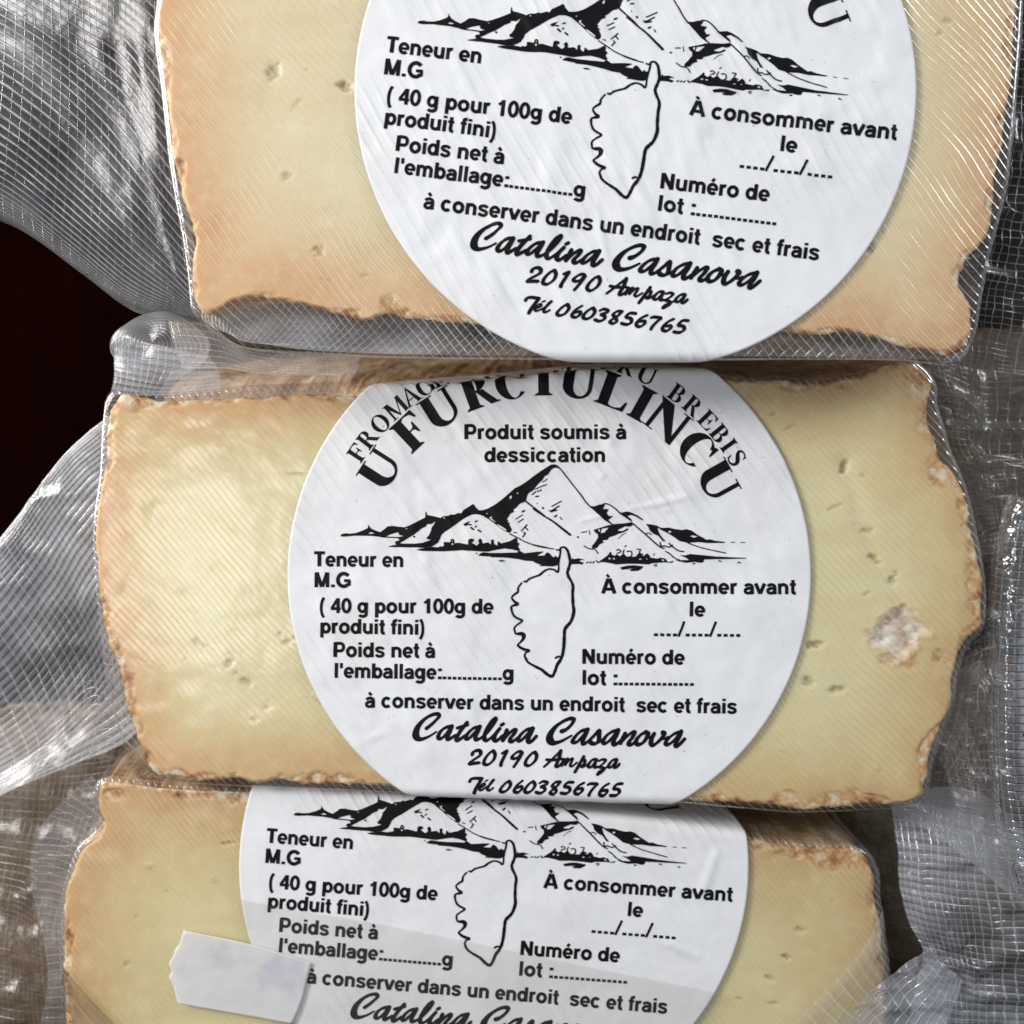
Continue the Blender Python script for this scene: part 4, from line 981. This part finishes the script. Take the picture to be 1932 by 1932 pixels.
# top pack: clear tail under its lower edge, seen above the middle pack
sheet('bag_end', [
    [(300, 596, 60), (380, 606, 40), (448, 648, 30), (560, 662, 28), (676, 670, 28)],
    [(310, 640, 60), (400, 650, 44), (470, 676, 36), (570, 686, 34), (672, 688, 34)],
    [(330, 690, 60), (410, 690, 50), (480, 700, 44), (570, 704, 40), (664, 702, 40)]],
    22, 8, film_material('tucked_film', a=.22, b=.12, haze=.24, wa=.12, wb=.1, gloss=.2, bump=.4, gl=.6, breakup=.5, col=(.95, .86, .80, 1)), TOP, -.0164, 2, 5)
sheet('bag_end', [
    [(1745, 676, 20), (1780, 676, 16), (1822, 672, 20)],
    [(1756, 690, 22), (1783, 698, 16), (1814, 690, 22)],
    [(1766, 700, 26), (1786, 714, 20), (1804, 704, 26)]],
    6, 3, FM_BROWN, TOP, -.0164, 1, 6)
sheet('bag_end', [
    [(366, 560, 60), (640, 560, 60), (1040, 590, 60), (1440, 600, 60), (1842, 620, 60)],
    [(366, 590, 48), (600, 615, 46), (1000, 628, 46), (1400, 632, 46), (1846, 650, 46)],
    [(384, 612, 30), (560, 655, 28), (960, 668, 26), (1360, 668, 26), (1824, 676, 26)]],
    92, 6, film_material('under_film', a=.0, b=.46, haze=.26, wa=.1, wb=.13, gloss=.2, bump=.5, gl=.5, breakup=.5, cloud=.5), TOP, -.0164, 2, 7)
# right of the top pack: its other bag end behind
sheet('bag_end', [
    [(1850, -200, 60), (1935, -190, 30), (2080, -180, 50)],
    [(1855, 60, 70), (1930, 60, 40), (2080, 80, 50)],
    [(1850, 300, 70), (1915, 300, 44), (2080, 330, 40)],
    [(1830, 520, 70), (1890, 530, 55), (2080, 560, 50)],
    [(1800, 680, 80), (1870, 690, 70), (2080, 720, 70)]],
    20, 60, FM_BROWN, TOP, -.0164, 4, 8, 14, 26)

# middle pack: netted bag end on the left
sheet('bag_end', [
    [(-330, 1330, 80), (-120, 1140, 70), (0, 1008, 60), (62, 925, 50), (128, 852, 40), (190, 801, 30), (232, 772, 26)],
    [(-330, 1320, 50), (-120, 1130, 46), (0, 1000, 40), (62, 917, 34), (128, 844, 26), (190, 793, 20), (232, 764, 20)],
    [(-310, 1360, 40), (-95, 1175, 40), (24, 1045, 34), (86, 962, 28), (150, 888, 24), (215, 838, 22), (252, 812, 26)],
    [(-270, 1430, 60), (-40, 1265, 60), (75, 1125, 48), (135, 1040, 36), (195, 965, 30), (250, 915, 30), (280, 890, 40)],
    [(-230, 1500, 90), (0, 1360, 80), (125, 1215, 60), (180, 1130, 46), (235, 1055, 36), (285, 1000, 40), (310, 970, 50)],
    [(-190, 1560, 80), (30, 1440, 70), (150, 1330, 60), (215, 1240, 50), (270, 1160, 44), (310, 1100, 50), (330, 1060, 60)],
    [(-160, 1590, 60), (0, 1502, 50), (120, 1452, 44), (237, 1398, 40), (290, 1300, 44), (330, 1220, 56), (350, 1170, 66)]],
    46, 44, FM_NET, MID, 0, 3, 11, 9, 6)
# the layered second leaf, lower left of the middle pack
sheet('bag_end', [
    [(60, 1360, 20), (110, 1320, 16), (164, 1281, 10), (199, 1302, 4), (216, 1330, 4)],
    [(60, 1420, 24), (120, 1390, 20), (180, 1345, 12), (214, 1360, 5), (234, 1395, 4)],
    [(60, 1480, 30), (130, 1450, 24), (200, 1410, 14), (236, 1415, 6), (264, 1446, 5)]],
    8, 9, FM_BROWN, MID, 0, 3, 13)
# curled corner of the middle pack's bag, tucked under the top pack
curl = []
for k, t in enumerate(np.linspace(0, 1, 9)):
    row = []
    for a in np.radians(np.linspace(-60, 300, 15)):
        rad = 1 - t * .985
        sq = 1 + .05 * math.cos(4 * a)
        row.append((292 + math.cos(a + t * 1.2) * 92 * rad * sq, 650 + math.sin(a + t * 1.2) * 66 * rad * sq, 34 - 50 * math.sqrt(max(0, 1 - rad ** 2)) + 6 * math.sin(3 * a + 5 * t)))
    curl.append(row)
sheet('curled_bag_corner', curl, 34, 12, film_material('curled_film', a=.45, b=.10, haze=.24, wa=.15, wb=.08, gloss=.3, bump=.25, gl=.5, breakup=.4), MID, 0, 2.0, 17, 4)
sheet('bag_end', [
    [(198, 628, 55), (260, 640, 45), (330, 655, 30), (385, 668, 34)],
    [(199, 670, 50), (258, 680, 40), (330, 690, 34), (400, 690, 50)],
    [(202, 705, 40), (255, 716, 34), (310, 722, 40), (400, 712, 70)],
    [(203, 742, 16), (250, 744, 24), (300, 742, 36), (400, 730, 80)]],
    14, 9, FM_NET, MID, 0, 2, 19)
# right of the middle pack
sheet('bag_end', [
    [(1740, 650, 120), (1800, 670, 90), (1880, 690, 80), (2040, 690, 90)],
    [(1770, 760, 90), (1830, 770, 60), (1880, 800, 70), (2040, 800, 60)],
    [(1800, 870, 80), (1850, 880, 50), (1890, 900, 70), (2040, 880, 70)],
    [(1830, 980, 80), (1865, 960, 60), (1900, 960, 40), (2040, 930, 50)],
    [(1850, 1100, 80), (1880, 1060, 70), (1910, 1030, 60), (2040, 1000, 60)]],
    24, 38, FM_BROWN, MID, 0, 4, 23, 14, 34)
sheet('bag_end', [
    [(1790, 1000, 90), (1860, 1010, 70), (1900, 1000, 50), (1950, 980, 50)],
    [(1800, 1150, 100), (1865, 1160, 80), (1890, 1150, 56), (1950, 1130, 50)],
    [(1780, 1300, 110), (1840, 1300, 90), (1880, 1300, 70), (1950, 1300, 60)],
    [(1760, 1420, 110), (1820, 1430, 90), (1880, 1440, 70), (1950, 1450, 60)],
    [(1740, 1560, 110), (1810, 1560, 90), (1880, 1570, 70), (1950, 1580, 60)]],
    22, 44, FM_BROWN, MID, 0, 4, 27, 14, 34)
sheet('bag_end', [
    [(1790, 1340, 30), (1799, 1333, 20), (1822, 1350, 16), (1838, 1380, 20), (1851, 1410, 20), (1866, 1450, 24), (1874, 1490, 30)],
    [(1782, 1370, 30), (1795, 1370, 24), (1812, 1390, 22), (1824, 1420, 22), (1834, 1450, 24), (1846, 1480, 28), (1856, 1510, 30)],
    [(1765, 1420, 30), (1776, 1430, 30), (1788, 1450, 30), (1796, 1470, 30), (1804, 1490, 32), (1812, 1510, 34), (1820, 1530, 36)]],
    9, 6, FM_BROWN, MID, 0, 2, 29)
roll = []
for yy, xo in ((930, 34), (1010, 12), (1120, 0), (1240, -4), (1360, -6), (1480, 0), (1580, 14), (1680, 40)):
    roll.append([(1922 + xo + 40 * math.cos(a), yy + 10 * math.sin(a), 40 - 40 * math.sin(a)) for a in np.radians((200, 170, 140, 110, 80, 50, 20, -10))])
sheet('rolled_bag_end', roll, 11, 52, film_material('rolled_film', a=.22, b=.2, haze=.03, wa=.12, wb=.12, gloss=.09, bump=1.6, gl=2.6, breakup=.5), MID, 0, 3, 31)

sheet('bag_end', [
    [(1836, 1180, 60), (1872, 1150, 40), (1908, 1140, 44), (1980, 1120, 50)],
    [(1822, 1290, 50), (1856, 1270, 30), (1890, 1260, 36), (1980, 1250, 40)],
    [(1800, 1390, 50), (1850, 1385, 28), (1888, 1380, 34), (1980, 1380, 40)],
    [(1806, 1480, 56), (1856, 1485, 34), (1892, 1490, 38), (1980, 1500, 40)],
    [(1830, 1570, 60), (1866, 1580, 40), (1900, 1590, 40), (1980, 1600, 40)]],
    11, 26, FM_BROWN, MID, 0, 3, 35, 12, 22)
# bottom pack: fin on the left, flaps on the right
sheet('bag_end', [
    [(172, 1463, 10), (120, 1508, 12), (73, 1562, 12), (55, 1618, 10), (54, 1673, 10), (68, 1735, 10), (83, 1800, 8), (87, 1860, 8), (72, 1935, 10), (60, 2000, 14)],
    [(180, 1480, 14), (150, 1530, 18), (120, 1575, 20), (100, 1620, 20), (88, 1680, 20), (92, 1740, 18), (100, 1800, 16), (102, 1860, 14), (98, 1935, 14), (95, 2000, 18)],
    [(190, 1500, 18), (186, 1560, 22), (160, 1600, 24), (142, 1640, 24), (124, 1690, 22), (118, 1745, 20), (120, 1800, 18), (122, 1860, 18), (126, 1935, 18), (134, 2000, 22)]],
    36, 5, film_material('fin_film', a=.10, b=.30, haze=.10, wa=.1, wb=.12, gloss=.16, bump=.3, breakup=.4, gl=1.0), LOW, .0042, 2, 37)
sheet('bag_end', [
    [(124, 1822, -12), (150, 1850, -14), (190, 1895, -14), (228, 1932, -14), (290, 1990, -12)],
    [(118, 1850, -6), (140, 1880, -8), (178, 1925, -8), (215, 1965, -8), (275, 2020, -8)],
    [(112, 1890, 10), (122, 1930, 6), (150, 1970, -4), (190, 2010, -4), (250, 2060, -4)]],
    9, 3, FM_CLEAR, LOW, .0042, 1, 41)
sheet('bag_end', [
    [(1664, 1712, -8), (1640, 1762, -10), (1602, 1812, -12), (1542, 1872, -14), (1478, 1934, -16), (1400, 2006, -16)],
    [(1668, 1740, 0), (1655, 1800, -8), (1630, 1852, -12), (1585, 1915, -14), (1535, 1980, -16), (1470, 2050, -16)],
    [(1672, 1770, 12), (1672, 1830, 2), (1664, 1890, -4), (1640, 1955, -8), (1600, 2025, -10), (1550, 2090, -10)],
    [(1676, 1790, 30), (1684, 1850, 20), (1684, 1920, 10), (1676, 1990, 4), (1650, 2060, 0), (1620, 2120, 0)]],
    15, 8, film_material('side_flap_film', a=.16, b=.36, haze=.14, wa=.1, wb=.12, gloss=.16, bump=.35, gl=1.0, breakup=.4, col=(1, .97, .9, 1)), LOW, .0042, 2, 43)
sheet('bag_end', [
    [(1700, 1520, 70), (1780, 1530, 56), (1860, 1550, 40), (2020, 1600, 40)],
    [(1703, 1610, 50), (1780, 1615, 36), (1860, 1625, 30), (2020, 1650, 30)],
    [(1706, 1680, 40), (1780, 1690, 24), (1865, 1700, 24), (2020, 1710, 30)],
    [(1722, 1747, 30), (1790, 1760, 20), (1872, 1765, 24), (2020, 1770, 30)],
    [(1745, 1800, 30), (1802, 1815, 22), (1876, 1832, 24), (2020, 1840, 30)],
    [(1738, 1870, 40), (1802, 1884, 26), (1880, 1894, 24), (2020, 1900, 24)],
    [(1720, 1960, 50), (1796, 1964, 32), (1880, 1968, 24), (2020, 1970, 24)],
    [(1700, 2050, 50), (1790, 2050, 32), (1880, 2050, 24), (2020, 2050, 24)]],
    20, 36, film_material('square_netted_film', cloud=.4, saw=.5, a=.40, b=.36, haze=.22, wa=.13, wb=.13, gloss=.16, bump=.4, gl=1.0, breakup=.3), LOW, .0042, 2, 47, 10, 16)
sheet('bag_end', [
    [(1764, 1786, 14), (1720, 1812, 6), (1677, 1838, 0), (1625, 1882, -4), (1572, 1934, -8), (1490, 2010, -10)],
    [(1768, 1796, 10), (1726, 1826, 2), (1688, 1856, -4), (1640, 1902, -8), (1592, 1956, -12), (1520, 2030, -14)],
    [(1790, 1826, 8), (1760, 1866, 0), (1724, 1906, -4), (1690, 1956, -8), (1650, 2010, -10), (1600, 2080, -10)],
    [(1820, 1850, 14), (1800, 1900, 8), (1775, 1950, 4), (1750, 2000, 2), (1720, 2060, 0), (1690, 2120, 0)]],
    14, 13, film_material('folded_film', cloud=.8, a=.46, b=.22, haze=.22, wa=.13, wb=.12, gloss=.14, bump=.45, gl=1.2, breakup=.3), LOW, .0042, 2, 53, 12, 10)
sheet('bag_seam', [
    [(1690, 1512, 40), (1755, 1492, 20), (1817, 1489, 10), (1872, 1510, 4), (1932, 1566, 0), (2040, 1690, 0)],
    [(1692, 1530, 40), (1745, 1525, 18), (1806, 1545, 6), (1862, 1582, 0), (1932, 1640, -4), (2040, 1750, -4)],
    [(1700, 1552, 44), (1740, 1562, 24), (1797, 1598, 12), (1860, 1650, 6), (1932, 1714, 0), (2040, 1820, 0)]],
    70, 26, FM_DENSE, LOW, .0042, 2, 59)
# grey-tinted sheet added to stand in for the shade across the bottom label
sheet('shade_band_sheet', [
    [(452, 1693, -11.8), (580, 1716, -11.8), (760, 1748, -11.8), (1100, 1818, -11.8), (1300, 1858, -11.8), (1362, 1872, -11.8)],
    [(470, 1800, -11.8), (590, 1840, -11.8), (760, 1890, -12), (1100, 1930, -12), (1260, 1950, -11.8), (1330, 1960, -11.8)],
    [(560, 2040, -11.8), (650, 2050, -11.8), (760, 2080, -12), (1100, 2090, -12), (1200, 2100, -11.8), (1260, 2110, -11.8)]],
    30, 10, film_material('shade_tint_film', a=.0, b=.0, haze=.035, gloss=.25, bump=.1, gl=.5, tint=(.95, .94, .93, 1), col=(.8, .78, .75, 1)), LOW, .0042, .25, 61)
# lower left, behind the bottom pack
sheet('bag_end', [
    [(-160, 1420, 150), (0, 1440, 120), (120, 1440, 100), (240, 1420, 90)],
    [(-160, 1560, 130), (0, 1560, 100), (100, 1560, 90), (200, 1540, 80)],
    [(-160, 1690, 110), (-10, 1700, 80), (60, 1720, 70), (160, 1720, 70)],
    [(-160, 1800, 90), (-10, 1800, 60), (60, 1830, 50), (160, 1830, 60)],
    [(-160, 1900, 80), (-10, 1900, 50), (70, 1910, 44), (160, 1920, 50)],
    [(-160, 2040, 80), (-10, 2040, 50), (80, 2040, 44), (180, 2040, 50)]],
    26, 50, FM_BROWN, LOW, .0042, 4, 67, 12, 12)

# price sticker on the bottom pack
M_STICK = NT('faded_sticker_paper')
_c = M_STICK.mixc(M_STICK.rng(M_STICK.noise(95, 3, .6, M_STICK.coord()), .50, .66, 0, .8), (.72, .71, .71, 1), (.54, .54, .60, 1))
_p = M_STICK.n('BsdfPrincipled', Roughness=.55); M_STICK.set(_p, 'Base Color', _c)
_t = M_STICK.n('BsdfTransparent')
M_STICK = M_STICK.finish(M_STICK.n('MixShader', i0=.84, i1=_t, i2=_p).outputs[0])
so = np.array([(350, 1751), (420, 1765), (485, 1779), (540, 1796), (590, 1812), (583, 1840), (574, 1878), (566, 1900), (554, 1926), (450, 1908), (339, 1888), (334, 1868), (330, 1852), (322, 1838), (328, 1828), (322, 1812), (330, 1800), (334, 1786), (342, 1776)], float)
so = resample(so, 160)
c0 = so.mean(0); NRS = 24
tt = np.linspace(.0005, 1, NRS)[:, None]
sx = (c0[0] + (so[None, :, 0] - c0[0]) * tt).ravel(); sy = (c0[1] + (so[None, :, 1] - c0[1]) * tt).ravel()
sdp = -14.0 + fbm(sx / 60, sy / 60, 77, 3) * 1.3
sx = np.r_[sx, sx[-160:]]; sy = np.r_[sy, sy[-160:]]; sdp = np.r_[sdp, sdp[-160:] + .7]
mesh_obj('price_sticker', W(sx, sy, sdp, .0042), grid_faces(NRS + 1, 160, True), M_STICK, LOW)

# ------------------------------------------------------------------ other cheeses behind the stack, seen through the bags
def back_cheese(label, x, y, dep, rx, ry, rz, seed, mat):
    n1, n2 = 60, 40
    th = np.linspace(0, 2 * math.pi, n1, endpoint=False)[None]; ph = np.linspace(.02, math.pi - .02, n2)[:, None]
    sgn = lambda v, e: np.sign(v) * np.abs(v) ** e
    X = rx * sgn(np.sin(ph), .6) * sgn(np.cos(th), .7); Z = rz * sgn(np.sin(ph), .6) * sgn(np.sin(th), .7); Yv = ry * sgn(np.cos(ph), .6) + 0 * th
    k = 1 + fbm(th * 6 + 0 * ph, ph * 6 + 0 * th, seed, 3) * .05
    o = mesh_obj('cheese_wheel', W((x + X * k).ravel(), (y + Yv * k).ravel(), (dep + Z * k).ravel(), 0), grid_faces(n2, n1, True), mat)
    o['label'] = label; o['category'] = 'cheese'; o['group'] = 'cheeses behind the stack'
    return o
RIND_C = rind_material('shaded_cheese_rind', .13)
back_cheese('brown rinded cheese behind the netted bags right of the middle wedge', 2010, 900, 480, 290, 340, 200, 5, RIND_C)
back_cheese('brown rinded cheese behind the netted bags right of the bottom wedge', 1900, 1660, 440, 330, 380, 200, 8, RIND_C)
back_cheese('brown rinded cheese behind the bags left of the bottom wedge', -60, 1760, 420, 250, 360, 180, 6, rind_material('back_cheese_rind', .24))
